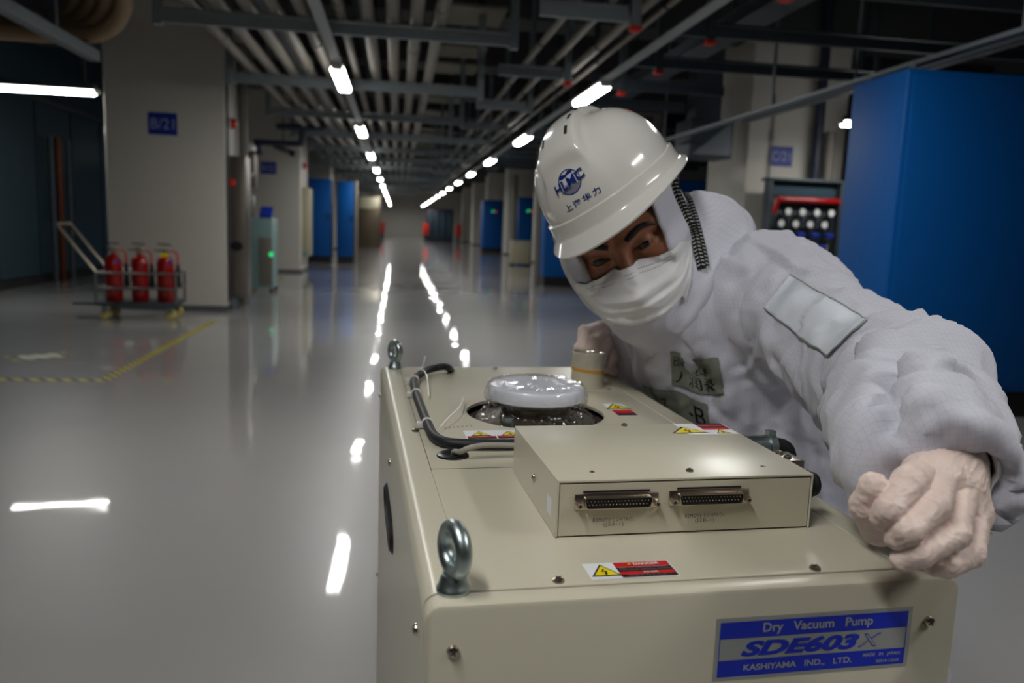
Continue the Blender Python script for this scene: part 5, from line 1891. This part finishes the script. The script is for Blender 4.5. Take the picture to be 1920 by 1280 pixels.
def drape_text(bvh, s, q, box_, off, wob=0.0, shift=None, **kw):
    """Lettering mapped into the part box_ = (s0, t0, s1, t1) of the patch q and laid on the cloth."""
    t = text_bm(s, size=1.0, **kw)
    bmesh.ops.triangulate(t, faces=t.faces)
    for _ in range(2):
        es = [e for e in t.edges if e.calc_length() > 0.16]
        if es: bmesh.ops.subdivide_edges(t, edges=es, cuts=1)
    bmesh.ops.triangulate(t, faces=t.faces)
    xs = [v.co.x for v in t.verts]; ys = [v.co.y for v in t.verts]
    x0, x1, y0, y1 = min(xs), max(xs), min(ys), max(ys)
    dead = []
    for v in t.verts:
        a = box_[0] + (v.co.x - x0) / (x1 - x0) * (box_[2] - box_[0])
        b = box_[3] + (v.co.y - y0) / (y1 - y0) * (box_[1] - box_[3])
        x = (q[0][0] * (1 - a) + q[1][0] * a) * (1 - b) + (q[3][0] * (1 - a) + q[2][0] * a) * b
        y = (q[0][1] * (1 - a) + q[1][1] * a) * (1 - b) + (q[3][1] * (1 - a) + q[2][1] * a) * b
        if wob: y += wob * math.sin(a * 7.5 + 0.6)
        p = hit(bvh, x, y, off)
        if p is None: dead.append(v)
        else: v.co = p
    if dead: bmesh.ops.delete(t, geom=dead, context='VERTS')
    return t


Q1 = [(1258, 659), (1347, 674), (1359, 742), (1261, 722)]
n1 = tag(obj('name_patch', drape(suit_bvh, Q1, 40, 30, 0.0035, wob=-4), 'fabric_grey', coverall, world=True, ang=80), 'grey cloth patch with black handwriting')
for s_, bx_ in (('ENG', (0.06, 0.14, 0.34, 0.40)), ('12-B', (0.42, 0.26, 0.74, 0.50)), ('丿润录', (0.08, 0.56, 0.88, 0.92))):
    obj('patch_lettering', drape_text(suit_bvh, s_, Q1, bx_, 0.0042, wob=-4), 'ink', coverall, world=True, ang=None)
Q2 = [(1206, 716), (1326, 752), (1338, 830), (1230, 800)]
tag(obj('name_patch', drape(suit_bvh, Q2, 40, 30, 0.0035, wob=4), 'fabric_grey', coverall, world=True, ang=80), 'lower grey cloth patch tucked behind the pump edge')
for s_, bx_ in (('A7', (0.12, 0.18, 0.34, 0.48)), ('-B', (0.66, 0.15, 0.96, 0.55))):
    obj('patch_lettering', drape_text(suit_bvh, s_, Q2, bx_, 0.0042, wob=4), 'ink', coverall, world=True, ang=None)
Q3 = [(1481, 517), (1626, 602), (1555, 668), (1435, 578)]
obj('sleeve_pocket', drape(suit_bvh, Q3, 40, 24, 0.0028, uvscale=0.12), 'pocketcloth', coverall, world=True, ang=80)
for qq in ([(1435, 578), (1480, 612), (1520, 643), (1555, 667)], [(1626, 602), (1590, 636), (1556, 668)], [(1481, 517), (1530, 546), (1580, 575), (1626, 602)]):
    pts = [hit(suit_bvh, *p, 0.0035) for p in spline([(x, y, 0) for x, y in qq], 8) for p in [(p.x, p.y)]]
    b = NB(); tube(b, [p for p in pts if p], 0.0009, n=6); obj('pocket_seam', b, 'alu', coverall, world=True)

# ------------------------------------------------------------------ hood
bulk = [(A(1355, 432, 1.19), 0.046), (A(1320, 412, 1.17), 0.040), (A(1335, 480, 1.17), 0.058), (A(1300, 525, 1.15), 0.05)]


def f_hood(P):
    Q = tohead(P)
    d = d_el(Q, (0, -0.018, 0.02), (0.094, 0.112, 0.108))
    d = smin(d, d_rc(Q, (0.045, 0.012, -0.05), (0.02, 0.045, -0.115), 0.05, 0.035), 0.03)
    d = smin(d, d_rc(Q, (-0.045, 0.012, -0.05), (-0.02, 0.045, -0.115), 0.045, 0.035), 0.03)
    d = smin(d, d_rc(P, hp(0, -0.04, -0.08), NECK + (CHEST - NECK) * 0.12, 0.082, 0.098), 0.05)
    for c, r in bulk:
        d = smin(d, np.linalg.norm(P - V_(c), axis=1) - r, 0.025)
    d = smin(d, f_head(Q) - 0.006, 0.012)
    # face opening
    ox = np.abs(Q[:, 0] - 0.001) - 0.028
    oz = np.abs(Q[:, 2] + 0.010) - 0.058
    op = np.hypot(np.maximum(ox, 0), np.maximum(oz, 0)) + np.minimum(np.maximum(ox, oz), 0) - 0.029
    op = np.maximum(op, 0.012 - Q[:, 1])
    d = smax(d, -op, 0.005)
    # the fold-line pressed beside the cheek
    d = smax(d, -d_rc(P, A(1325, 372, 1.10), A(1300, 470, 1.085), 0.012, 0.010), 0.014)
    d = smax(d, -d_rc(P, A(1362, 445, 1.10), A(1330, 520, 1.08), 0.012, 0.010), 0.016)
    return d


def hood_disp(P, N):
    q = P * np.array([24, 24, 10], dtype=np.float32) + 1.0 * pnoise(P * 9)[:, None]
    Q = tohead(P)
    w = np.clip((0.03 - Q[:, 2]) / 0.05, 0.15, 1)
    return (pnoise(P * 13) * 0.005 + ridge(q) * 0.0035) * w


lo, hi = bounds([HORG, NECK] + [c for c, _ in bulk], 0.15)
hood_bm = sdf_mesh(f_hood, lo, hi, 0.0036, disp=hood_disp, relax=1)
uvl = hood_bm.loops.layers.uv.new('UVMap')
for f in hood_bm.faces:
    for l in f.loops:
        q = HM.inverted() @ l.vert.co
        l[uvl].uv = (math.atan2(q.x, q.y) * 0.1, q.z)
hood_bvh = BVHTree.FromBMesh(hood_bm)
hood = obj('hood', hood_bm, 'suit', proot, world=True, ang=80)

# ------------------------------------------------------------------ face mask
b = NB()
nu, nv = 90, 64
grid, relief = [], []
uvm = b.loops.layers.uv.new('UVMap')
for j in range(nv + 1):
    t = j / nv
    row = []
    for i in range(nu + 1):
        s = -1 + 2 * i / nu
        a = s * rad(78)
        # outline: the top edge rises over the nose, the bottom dips under the chin
        ztop = -0.026 + 0.013 * math.exp(-(s / 0.30) ** 2) + 0.006 * abs(s)
        zbot = -0.128 + 0.066 * abs(s) ** 1.7
        z = ztop + (zbot - ztop) * t
        mid = math.sin(PI * min(1, max(0, t))) ** 0.7
        ax = 0.070 + 0.012 * mid
        ay = 0.088 + 0.030 * (mid ** 1.0) * (1 - 0.30 * t) - 0.022 * max(0, t - 0.72) / 0.28
        nose = 0.012 * math.exp(-(s / 0.16) ** 2) * math.exp(-((t - 0.25) / 0.3) ** 2)
        x = ax * math.sin(a)
        y = -0.006 + ay * max(0.0, math.cos(a)) ** 0.8 + nose
        # pressed pleats and a few crumples
        pl = 0.0
        for tp_ in (0.30, 0.50, 0.68):
            w = (t - tp_ - 0.025 * math.sin(3 * s + tp_ * 9)) / 0.035
            pl += 0.0062 * (1 / (1 + math.exp(-w * 2.2)) - 0.5) * math.exp(-(w * 0.22) ** 2) * (0.35 + 0.65 * (1 - s * s))
        cr = mnoise.noise(Vector((s * 3.2, t * 4.2, 0.3))) * 0.006 + (0.5 - abs(mnoise.noise(Vector((s * 4.0 + t * 3, t * 6 - s * 2.0, 4))))) * 0.006
        e = (1 - abs(s) ** 6)
        relief.append((pl + cr * (0.3 + t) * 0.8) * e)
        row.append(b.verts.new((x * 1.06 + 0.002 * mnoise.noise(Vector((s * 5, t * 5, 9))), y, z)))
    grid.append(row)
for j in range(nv):
    for i in range(nu):
        f = b.faces.new((grid[j + 1][i], grid[j + 1][i + 1], grid[j][i + 1], grid[j][i]))
# keep the cloth outside the face and the hood
flat = [v for row in grid for v in row]
ys = np.linspace(-0.02, 0.13, 76).astype(np.float32)
for i0 in range(0, len(flat), 600):
    part = flat[i0:i0 + 600]
    Q = np.array([[(v.co.x, y_, v.co.z) for y_ in ys] for v in part], dtype=np.float32).reshape(-1, 3)
    ins = (f_head(Q) < 0.0025).reshape(len(part), len(ys))
    for v, r_ in zip(part, ins):
        k = np.where(r_)[0]
        if len(k): v.co.y = max(v.co.y, float(ys[k[-1]]) + 0.001)
HMI = HM.inverted()
for v in flat:
    o = HM @ Vector((v.co.x, 0.2, v.co.z))
    loc, _, _, _ = hood_bvh.ray_cast(o, -HY)
    if loc is not None:
        q = HMI @ loc
        if q.y > v.co.y - 0.002 and abs(v.co.x) > 0.05: v.co.y = q.y + 0.002
for _ in range(2):
    new = {}
    for j in range(1, nv):
        for i in range(1, nu):
            new[grid[j][i]] = (grid[j - 1][i].co.y + grid[j + 1][i].co.y + grid[j][i - 1].co.y + grid[j][i + 1].co.y) / 4
    for v, y_ in new.items(): v.co.y = max(v.co.y * 0.5 + y_ * 0.5, y_)
for v, r_ in zip(flat, relief): v.co.y += r_ + 0.0015
bmesh.ops.recalc_face_normals(b, faces=b.faces)
back = [[b.verts.new(v.co - Vector((0, 0.0011, 0))) for v in row] for row in grid]
for j in range(nv):
    for i in range(nu):
        b.faces.new((back[j][i], back[j][i + 1], back[j + 1][i + 1], back[j + 1][i]))
for j in range(nv):
    for i in (0, nu):
        b.faces.new((grid[j][i], grid[j + 1][i], back[j + 1][i], back[j][i]))
for i in range(nu):
    for j in (0, nv):
        b.faces.new((grid[j][i], grid[j][i + 1], back[j][i + 1], back[j][i]))
bmesh.ops.recalc_face_normals(b, faces=b.faces)
b.transform(HM)
mask_bvh = BVHTree.FromBMesh(b)
mask = obj('face_mask', b, 'maskfab', proot, world=True, ang=70)


def headray(bvh, x, z, off):
    o = hp(x, 0.3, z)
    loc, n, _, _ = bvh.ray_cast(o, -HY)
    if loc is None: return None
    if n.dot(HY) < 0: n = -n
    return loc + n * off


b = NB()
for row, k in ((0.0075, 56), (0.0125, 56)):
    for i in range(k):
        s = -0.93 + 1.86 * i / (k - 1)
        pp = []
        for ds in (-0.009, 0.009):
            for dz in (-0.0004, 0.0004):
                q = s + ds
                zt = -0.026 + 0.013 * math.exp(-(q / 0.30) ** 2) + 0.006 * abs(q) - row
                pp.append(headray(mask_bvh, 0.074 * math.sin(q * rad(78)), zt + dz, 0.0005))
        if all(pp): quad(b, [pp[0], pp[2], pp[3], pp[1]])
if b.verts: obj('stitching', b, 'greyink', mask, world=True, ang=None)

# ------------------------------------------------------------------ hard hat
RY, RP = rad(20), rad(-15)
f1 = HY * math.cos(RY) - HX * math.sin(RY)
r1 = HX * math.cos(RY) + HY * math.sin(RY)
f2 = f1 * math.cos(RP) - HZ * math.sin(RP)
u2 = HZ * math.cos(RP) + f1 * math.sin(RP)
HATM = (Matrix.Rotation(rad(17), 3, -CF) @ Matrix((r1, f2, u2)).transposed()).to_4x4()
HATM.translation = HORG + HZ * 0.051 - HY * 0.004 + CR * 0.013


def hat_pt(th, t):
    """th: 0 front, +90 deg the wearer's left; t: 0 crown, 1 rim of the dome, 1..2 brim."""
    fr = max(0.0, math.cos(th))
    bk = max(0.0, -math.cos(th))
    a, bq = 0.0945, 0.1085
    ph = min(t, 1.0) * PI / 2
    hr = math.sin(ph) ** 0.92
    hz = math.cos(ph) ** 0.86 if math.cos(ph) > 1e-6 else 0.0
    x = a * hr * math.sin(th)
    y = bq * hr * math.cos(th)
    z = 0.022 + 0.101 * hz
    nx, ny = math.sin(th) / a, math.cos(th) / bq
    L = math.hypot(nx, ny); nx /= L; ny /= L
    if t <= 1.0:
        # raised centre ridge, wide at the front, and its blunt front end
        w = 0.022 + 0.016 * max(0.0, y) / 0.11
        e = 1 / (1 + math.exp((abs(x) - w) / 0.0020))
        yend = 1 / (1 + math.exp((y - 0.087) / 0.0025)) / (1 + math.exp((-0.094 - y) / 0.006))
        lift_ = 0.0115 * e * yend
        # shallow shoulder hollow beside the ridge
        sh = 0.0022 * math.exp(-((abs(x) - w - 0.012) / 0.012) ** 2) * yend
        n = Vector((x / a ** 2, y / bq ** 2, (z - 0.022) / 0.101 ** 2))
        n = n.normalized() if n.length > 1e-9 else Vector((0, 0, 1))
        return Vector((x, y, z)) + n * (lift_ - sh)
    s = t - 1.0
    band = 0.0045
    brim = 0.008 + 0.021 * fr ** 3.0 + 0.006 * bk ** 2
    prof = [(0.0, 0.0, 0.022), (0.08, band, 0.0205), (0.2, band, 0.012), (0.40, band + 0.0008, 0.002), (0.52, band + 0.0022, -0.0005), (1.0, band + brim, -0.007 - 0.010 * fr ** 2 + 0.008 * bk ** 3)]
    for (s0, o0, z0), (s1, o1, z1) in zip(prof, prof[1:]):
        if s <= s1 + 1e-9:
            k = (s - s0) / (s1 - s0)
            o, zz = o0 + (o1 - o0) * k, z0 + (z1 - z0) * k
            break
    return Vector((x + nx * o, y + ny * o, zz))


b = NB()
nth = 200
tl = [0.0] + [0.03 + 0.97 * (k / 46) for k in range(47)] + [1.04, 1.08, 1.14, 1.2, 1.3, 1.4, 1.46, 1.52, 1.6, 1.7, 1.8, 1.9, 1.96, 2.0]
rings = []
for t in tl:
    if t == 0.0: rings.append([b.verts.new(hat_pt(0, 0.0))])
    else: rings.append([b.verts.new(hat_pt(2 * PI * k / nth, t)) for k in range(nth)])
# rolled rim and inner shell
for (ins, dz) in ((0.0006, -0.0022), (0.0022, -0.0028), (0.0030, -0.0014)):
    ring = []
    for k in range(nth):
        th = 2 * PI * k / nth
        p = hat_pt(th, 2.0)
        nrm = Vector((p.x, p.y, 0)).normalized()
        ring.append(b.verts.new(p - nrm * ins + Vector((0, 0, dz))))
    rings.append(ring)
for t in (1.52, 1.4, 1.2, 0.98, 0.8, 0.6, 0.4, 0.2):
    ring = []
    for k in range(nth):
        p = hat_pt(2 * PI * k / nth, t)
        c = Vector((0, 0, 0.02))
        ring.append(b.verts.new(p + (c - p).normalized() * 0.0045 + Vector((0, 0, -0.0012 if t > 1.3 else 0))))
    rings.append(ring)
rings.append([b.verts.new((0, 0, 0.117))])
for a_, c_ in zip(rings, rings[1:]):
    for k in range(nth):
        j = (k + 1) % nth
        if len(a_) == 1: b.faces.new((a_[0], c_[k], c_[j]))
        elif len(c_) == 1: b.faces.new((a_[k], c_[0], a_[j]))
        else: b.faces.new((a_[k], c_[k], c_[j], a_[j]))
bmesh.ops.recalc_face_normals(b, faces=b.faces)
hat_bvh = BVHTree.FromBMesh(b)
b.transform(HATM)
hat = tag(obj('hard_hat', b, 'helmet', proot, world=True, ang=60), 'white hard hat with blue company emblem')


def hat_on(th, z, off):
    """Point on the hat's outside at azimuth th and height z."""
    c = Vector((0, 0, z))
    d = Vector((math.sin(th), math.cos(th), 0))
    loc, n, _, _ = hat_bvh.ray_cast(c + d * 0.3, -d)
    if loc is None: return None, None
    if n.dot(d) < 0: n = -n
    return loc + n * off, n


def hat_wrap(src, th0, z0, rot, off, R=0.100):
    """Lay flat lettering on the dome round azimuth th0, height z0; rot tilts it."""
    c, s = math.cos(rot), math.sin(rot)
    bmesh.ops.triangulate(src, faces=src.faces)
    for _ in range(3):
        es = [e for e in src.edges if e.calc_length() > 0.004]
        if es: bmesh.ops.subdivide_edges(src, edges=es, cuts=1)
    bmesh.ops.triangulate(src, faces=src.faces)
    for v in src.verts:
        x, y = v.co.x * c - v.co.y * s, v.co.x * s + v.co.y * c
        p, n = hat_on(th0 + x / R, z0 + y * 0.93, off + v.co.z)
        if p is not None: v.co = p
    return src


def hat_part(name, src, m, label=None):
    src.transform(HATM)
    return obj(name, src, m, hat, world=True, ang=None)


LTH, LZ0, LROT = rad(1), 0.064, rad(0)
b = NB()
# globe: ring, striped lower half, patches above
ring = NB()
n = 72
for (r0, r1) in ((0.0155, 0.0168),):
    for k in range(n):
        a0, a1 = 2 * PI * k / n, 2 * PI * (k + 1) / n
        quad(ring, [(r * math.cos(a), r * math.sin(a), 0) for r, a in ((r0, a0), (r1, a0), (r1, a1), (r0, a1))])
for k in range(9):
    y = -0.002 - 0.0016 * k
    if abs(y) < 0.0154:
        w = math.sqrt(0.0155 ** 2 - y * y)
        quad(ring, [(-w, y - 0.0004, 0), (w, y - 0.0004, 0), (w, y + 0.0003, 0), (-w, y + 0.0003, 0)])
for (cx, cy, rx, ry, ph) in ((-0.006, 0.010, 0.006, 0.0028, 0.3), (0.005, 0.0115, 0.005, 0.0022, -0.3), (-0.011, 0.004, 0.003, 0.003, 1.0), (0.011, 0.006, 0.0028, 0.002, 0.2)):
    f = ring.faces.new([ring.verts.new((cx + rx * math.cos(2 * PI * k / 16) * (1 + 0.25 * math.sin(3 * k + ph)), cy + ry * math.sin(2 * PI * k / 16) * (1 + 0.2 * math.cos(5 * k + ph)), 0)) for k in range(16)])
merge(b, hat_wrap(ring, LTH, LZ0, LROT, 0.0004))
t = text_bm('HLMC', size=0.017, bold=0.028, width=0.046)
for v in t.verts: v.co.x += v.co.y * 0.1
halo = text_bm('HLMC', size=0.017, bold=0.05, width=0.0475)
for v in halo.verts: v.co.x += v.co.y * 0.1
hat_part('emblem', b, 'logo')
hat_part('emblem', hat_wrap(halo, LTH, LZ0, LROT + rad(6), 0.0013), 'helmet')
hat_part('emblem', hat_wrap(t, LTH, LZ0, LROT + rad(6), 0.0022), 'logo')
t = text_bm('上海华力', size=0.0105, bold=0.02, spacing=1.35, width=0.052)
hat_part('company_lettering', hat_wrap(t, LTH + rad(2), LZ0 - 0.0275, LROT, 0.0006), 'logo')
t = text_bm('MSA', size=0.009, bold=0.03, spacing=1.2, width=0.024)
hat_part('maker_lettering', hat_wrap(t, rad(112), 0.090, rad(6), 0.0006, R=0.085), 'logored')
for s in (-1, 1):
    for k, y0 in enumerate((0.062, 0.030, -0.002)):
        b = NB()
        for q in ((-0.0022, -0.008), (0.0022, -0.008), (0.0022, 0.008), (-0.0022, 0.008)):
            o = Vector((s * 0.019 + q[0], y0 + q[1], 0.3))
            loc, nn, _, _ = hat_bvh.ray_cast(o, Vector((0, 0, -1)))
            b.verts.new(loc + Vector((0, 0, 0.0006)))
        b.faces.new(b.verts)
        bmesh.ops.recalc_face_normals(b, faces=b.faces)
        hat_part('vent_slot', b, 'hole')
# rear rim lug
b = NB()
for th in (rad(150), rad(-150)):
    p = hat_pt(th, 2.0)
    sphere(b, p + Vector((0, 0, 0.003)), 0.008, n=14, scale=(1, 1, 0.7))
b.transform(HATM); obj('rear_lug', b, 'helmet', hat, world=True)

# chin strap: two webbings down the wearer's left cheek
both = [hood_bvh, suit_bvh, mask_bvh]


def nearhit(px, py, off):
    best = None
    for t_ in both:
        p = hit(t_, px, py, off)
        if p is not None and (best is None or (p - CAM_LOC).length < (best - CAM_LOC).length): best = p
    return best


def webbing(pxs, w, name, m, zig=True):
    sp = spline([(x, y, 0) for x, y in pxs], 10)
    P0 = [nearhit(p.x, p.y, 0.0035) for p in sp]
    P0 = [p for p in P0 if p is not None]
    for _ in range(3):
        P0 = [P0[0]] + [(a + b_ * 2 + c) / 4 for a, b_, c in zip(P0, P0[1:], P0[2:])] + [P0[-1]]
    b = NB()
    prev = None
    L = 0.0
    marks = NB()
    for i in range(len(P0)):
        T = (P0[min(i + 1, len(P0) - 1)] - P0[max(0, i - 1)]).normalized()
        nrm = (CAM_LOC - P0[i]).normalized()
        sd = T.cross(nrm).normalized()
        up_ = sd.cross(T)
        ring = [b.verts.new(P0[i] + sd * a_ + up_ * c_) for a_, c_ in ((-w, -0.0008), (w, -0.0008), (w, 0.0008), (-w, 0.0008))]
        if prev:
            for k in range(4): b.faces.new((prev[k], prev[(k + 1) % 4], ring[(k + 1) % 4], ring[k]))
        prev = ring
    bmesh.ops.recalc_face_normals(b, faces=b.faces)
    st = obj(name, b, m, hat, world=True)
    # woven white chevrons, evenly along the strap
    dist = [0.0]
    for a_, c_ in zip(P0, P0[1:]): dist.append(dist[-1] + (c_ - a_).length)
    k = 0.004
    while zig and k < dist[-1] - 0.004:
        j = max(i for i in range(len(dist)) if dist[i] <= k)
        j = min(j, len(P0) - 2)
        fr = (k - dist[j]) / max(1e-9, dist[j + 1] - dist[j])
        p = P0[j].lerp(P0[j + 1], fr)
        T = (P0[j + 1] - P0[j]).normalized()
        nrm = (CAM_LOC - p).normalized()
        sd = T.cross(nrm).normalized()
        up_ = sd.cross(T)
        for s0 in (-1, 1):
            aa = p + sd * (s0 * w * 0.15) + up_ * 0.0012
            bb = p + sd * (s0 * w * 0.85) + up_ * 0.0012 + T * 0.0016
            quad(marks, [aa, bb, bb + T * 0.0016, aa + T * 0.0016])
        k += 0.0052
    bmesh.ops.recalc_face_normals(marks, faces=marks.faces)
    if marks.verts: obj('woven_mark', marks, 'strapw', hat, world=True, ang=None)
    else: marks.free()


webbing([(1262, 322), (1276, 350), (1290, 385), (1303, 425), (1314, 465), (1320, 500)], 0.0052, 'chin_strap', 'strap')
webbing([(1258, 340), (1266, 368), (1282, 402), (1298, 440), (1308, 478), (1313, 505)], 0.0062, 'chin_strap', 'strap')

# ------------------------------------------------------------------ gloved hands


def hand_sdf(fingers, palm, thumb, wrist, cuffs, webk=0.0012):
    def f(P):
        d = None
        for a, b_, ra, rb in palm:
            q = d_rc(P, a, b_, ra, rb)
            d = q if d is None else smin(d, q, 0.012)
        for chain in fingers + [thumb]:
            g = None
            for (a, ra), (b_, rb) in zip(chain, chain[1:]):
                q = d_rc(P, a, b_, ra, rb)
                g = q if g is None else smin(g, q, 0.0025)
            d = smin(d, g, webk)
        for a, b_, ra, rb in cuffs:
            d = smin(d, d_rc(P, a, b_, ra, rb), 0.01)
        return d
    return f


def glove_disp(P, N):
    q = P * 150 + 2.0 * pnoise(P * 60)[:, None]
    n_ = pnoise(P * np.array([70, 70, 190], dtype=np.float32) + 1.2 * pnoise(P * 45)[:, None])
    return ridge(q) * 0.0004 + 0.00065 * np.exp(-(n_ / 0.10) ** 2) + pnoise(P * 55) * 0.0006


# left hand, closed on the near right corner of the pump
W0 = A(1760, 872, 0.595)
idx = [(A(1728, 890, 0.555), 0.0110), (A(1704, 905, 0.515), 0.0105), (A(1668, 955, 0.501), 0.0086), (A(1655, 972, 0.508), 0.0076)]
mid = [(A(1765, 898, 0.556), 0.0108), (A(1748, 948, 0.510), 0.0104), (A(1702, 994, 0.496), 0.0088), (A(1683, 1008, 0.503), 0.0078)]
rng = [(A(1802, 920, 0.562), 0.0106), (A(1786, 1000, 0.513), 0.0102), (A(1722, 1038, 0.498), 0.0086), (A(1694, 1048, 0.504), 0.0078)]
pky = [(A(1826, 962, 0.566), 0.0105), (A(1818, 1036, 0.530), 0.0096), (A(1775, 1058, 0.513), 0.0084), (A(1752, 1058, 0.513), 0.0074)]
thm = [(A(1705, 985, 0.562), 0.0150), (A(1648, 988, 0.545), 0.0118), (A(1624, 948, 0.524), 0.0100), (A(1639, 913, 0.515), 0.0092)]
palm = [(W0, idx[0][0], 0.026, 0.014), (W0, mid[0][0], 0.026, 0.014), (W0, rng[0][0], 0.026, 0.014), (W0, pky[0][0], 0.026, 0.013),
        (A(1735, 930, 0.565), A(1790, 985, 0.56), 0.018, 0.018), (A(1735, 930, 0.565), A(1690, 985, 0.56), 0.016, 0.014)]
cuffl = [(W0, W0 + (W0 - A(1760, 930, 0.55)).normalized() * 0.07, 0.029, 0.033)]
fh = hand_sdf([idx, mid, rng, pky], palm, thm, W0, cuffl)
lo, hi = bounds([p for ch in (idx, mid, rng, pky, thm) for p, _ in ch] + [W0, cuffl[0][1]], 0.045)
gb = sdf_mesh(fh, lo, hi, 0.00125, disp=glove_disp)
obj('glove', gb, 'latex', proot, world=True, ang=80)

wax = (A(1760, 930, 0.55) - W0).normalized()
b = NB()
lathe(b, [(0.034, -0.035), (0.0375, -0.012), (0.0385, 0.004), (0.0372, 0.007), (0.0358, 0.004), (0.035, -0.012), (0.032, -0.035)], W0, wax, n=64)
for v in b.verts:
    v.co += (v.co - W0).normalized() * (mnoise.noise(v.co * 60) * 0.003 + (0.5 - abs(mnoise.noise(v.co * 130))) * 0.0014)
tag(obj('inner_cuff', b, 'maskfab', coverall, world=True, ang=80), 'white inner cuff at the wrist')

# right hand, closed on the far right corner by the exhaust stub
W1 = A(1150, 652, 1.372)
idx = [(A(1122, 618, 1.35), 0.0125), (A(1096, 622, 1.318), 0.011), (A(1092, 650, 1.308), 0.0095), (A(1104, 664, 1.315), 0.0085)]
mid = [(A(1136, 625, 1.345), 0.0125), (A(1112, 640, 1.303), 0.011), (A(1106, 668, 1.297), 0.0095), (A(1118, 680, 1.305), 0.0085)]
rng = [(A(1148, 636, 1.343), 0.0120), (A(1130, 656, 1.302), 0.0105), (A(1124, 680, 1.297), 0.0092), (A(1134, 690, 1.304), 0.0082)]
pky = [(A(1158, 650, 1.345), 0.0110), (A(1148, 670, 1.310), 0.0095), (A(1142, 688, 1.305), 0.0084), (A(1150, 696, 1.312), 0.0076)]
thm = [(A(1125, 655, 1.352), 0.015), (A(1098, 640, 1.335), 0.012), (A(1088, 652, 1.316), 0.0100), (A(1094, 668, 1.308), 0.009)]
palm = [(W1, c[0][0], 0.027, 0.014) for c in (idx, mid, rng, pky)] + [(A(1125, 645, 1.345), A(1150, 668, 1.345), 0.02, 0.018)]
cuffl = [(W1, W1 + (REL - RWR).normalized() * 0.06, 0.028, 0.031)]
fh2 = hand_sdf([idx, mid, rng, pky], palm, thm, W1, cuffl)
lo, hi = bounds([p for ch in (idx, mid, rng, pky, thm) for p, _ in ch] + [W1, cuffl[0][1]], 0.045)
gb = sdf_mesh(fh2, lo, hi, 0.0018, disp=glove_disp)
obj('glove', gb, 'latex', proot, world=True, ang=80)

# over-boots
for (a, t_) in ((LAN, LTO), (RAN, RTO)):
    def f_boot(P, a=a, t_=t_):
        d = d_rc(P, a + Vector((0, 0, 0.09)), a - Vector((0, 0, 0.035)), 0.062, 0.05)
        d = smin(d, d_rc(P, a - Vector((0, 0, 0.04)), t_, 0.047, 0.037), 0.03)
        return smax(d, 0.0 - P[:, 2], 0.004)
    lo, hi = bounds([a + Vector((0, 0, 0.1)), t_, Vector((a.x, a.y, 0))], 0.075)
    lo[2] = -0.012
    bb = sdf_mesh(f_boot, lo, hi, 0.005, disp=lambda P, N: pnoise(P * 25) * 0.002 * (P[:, 2] > 0.02))
    uvb = bb.loops.layers.uv.new('UVMap')
    obj('overboot', bb, 'suit', proot, world=True, ang=80)
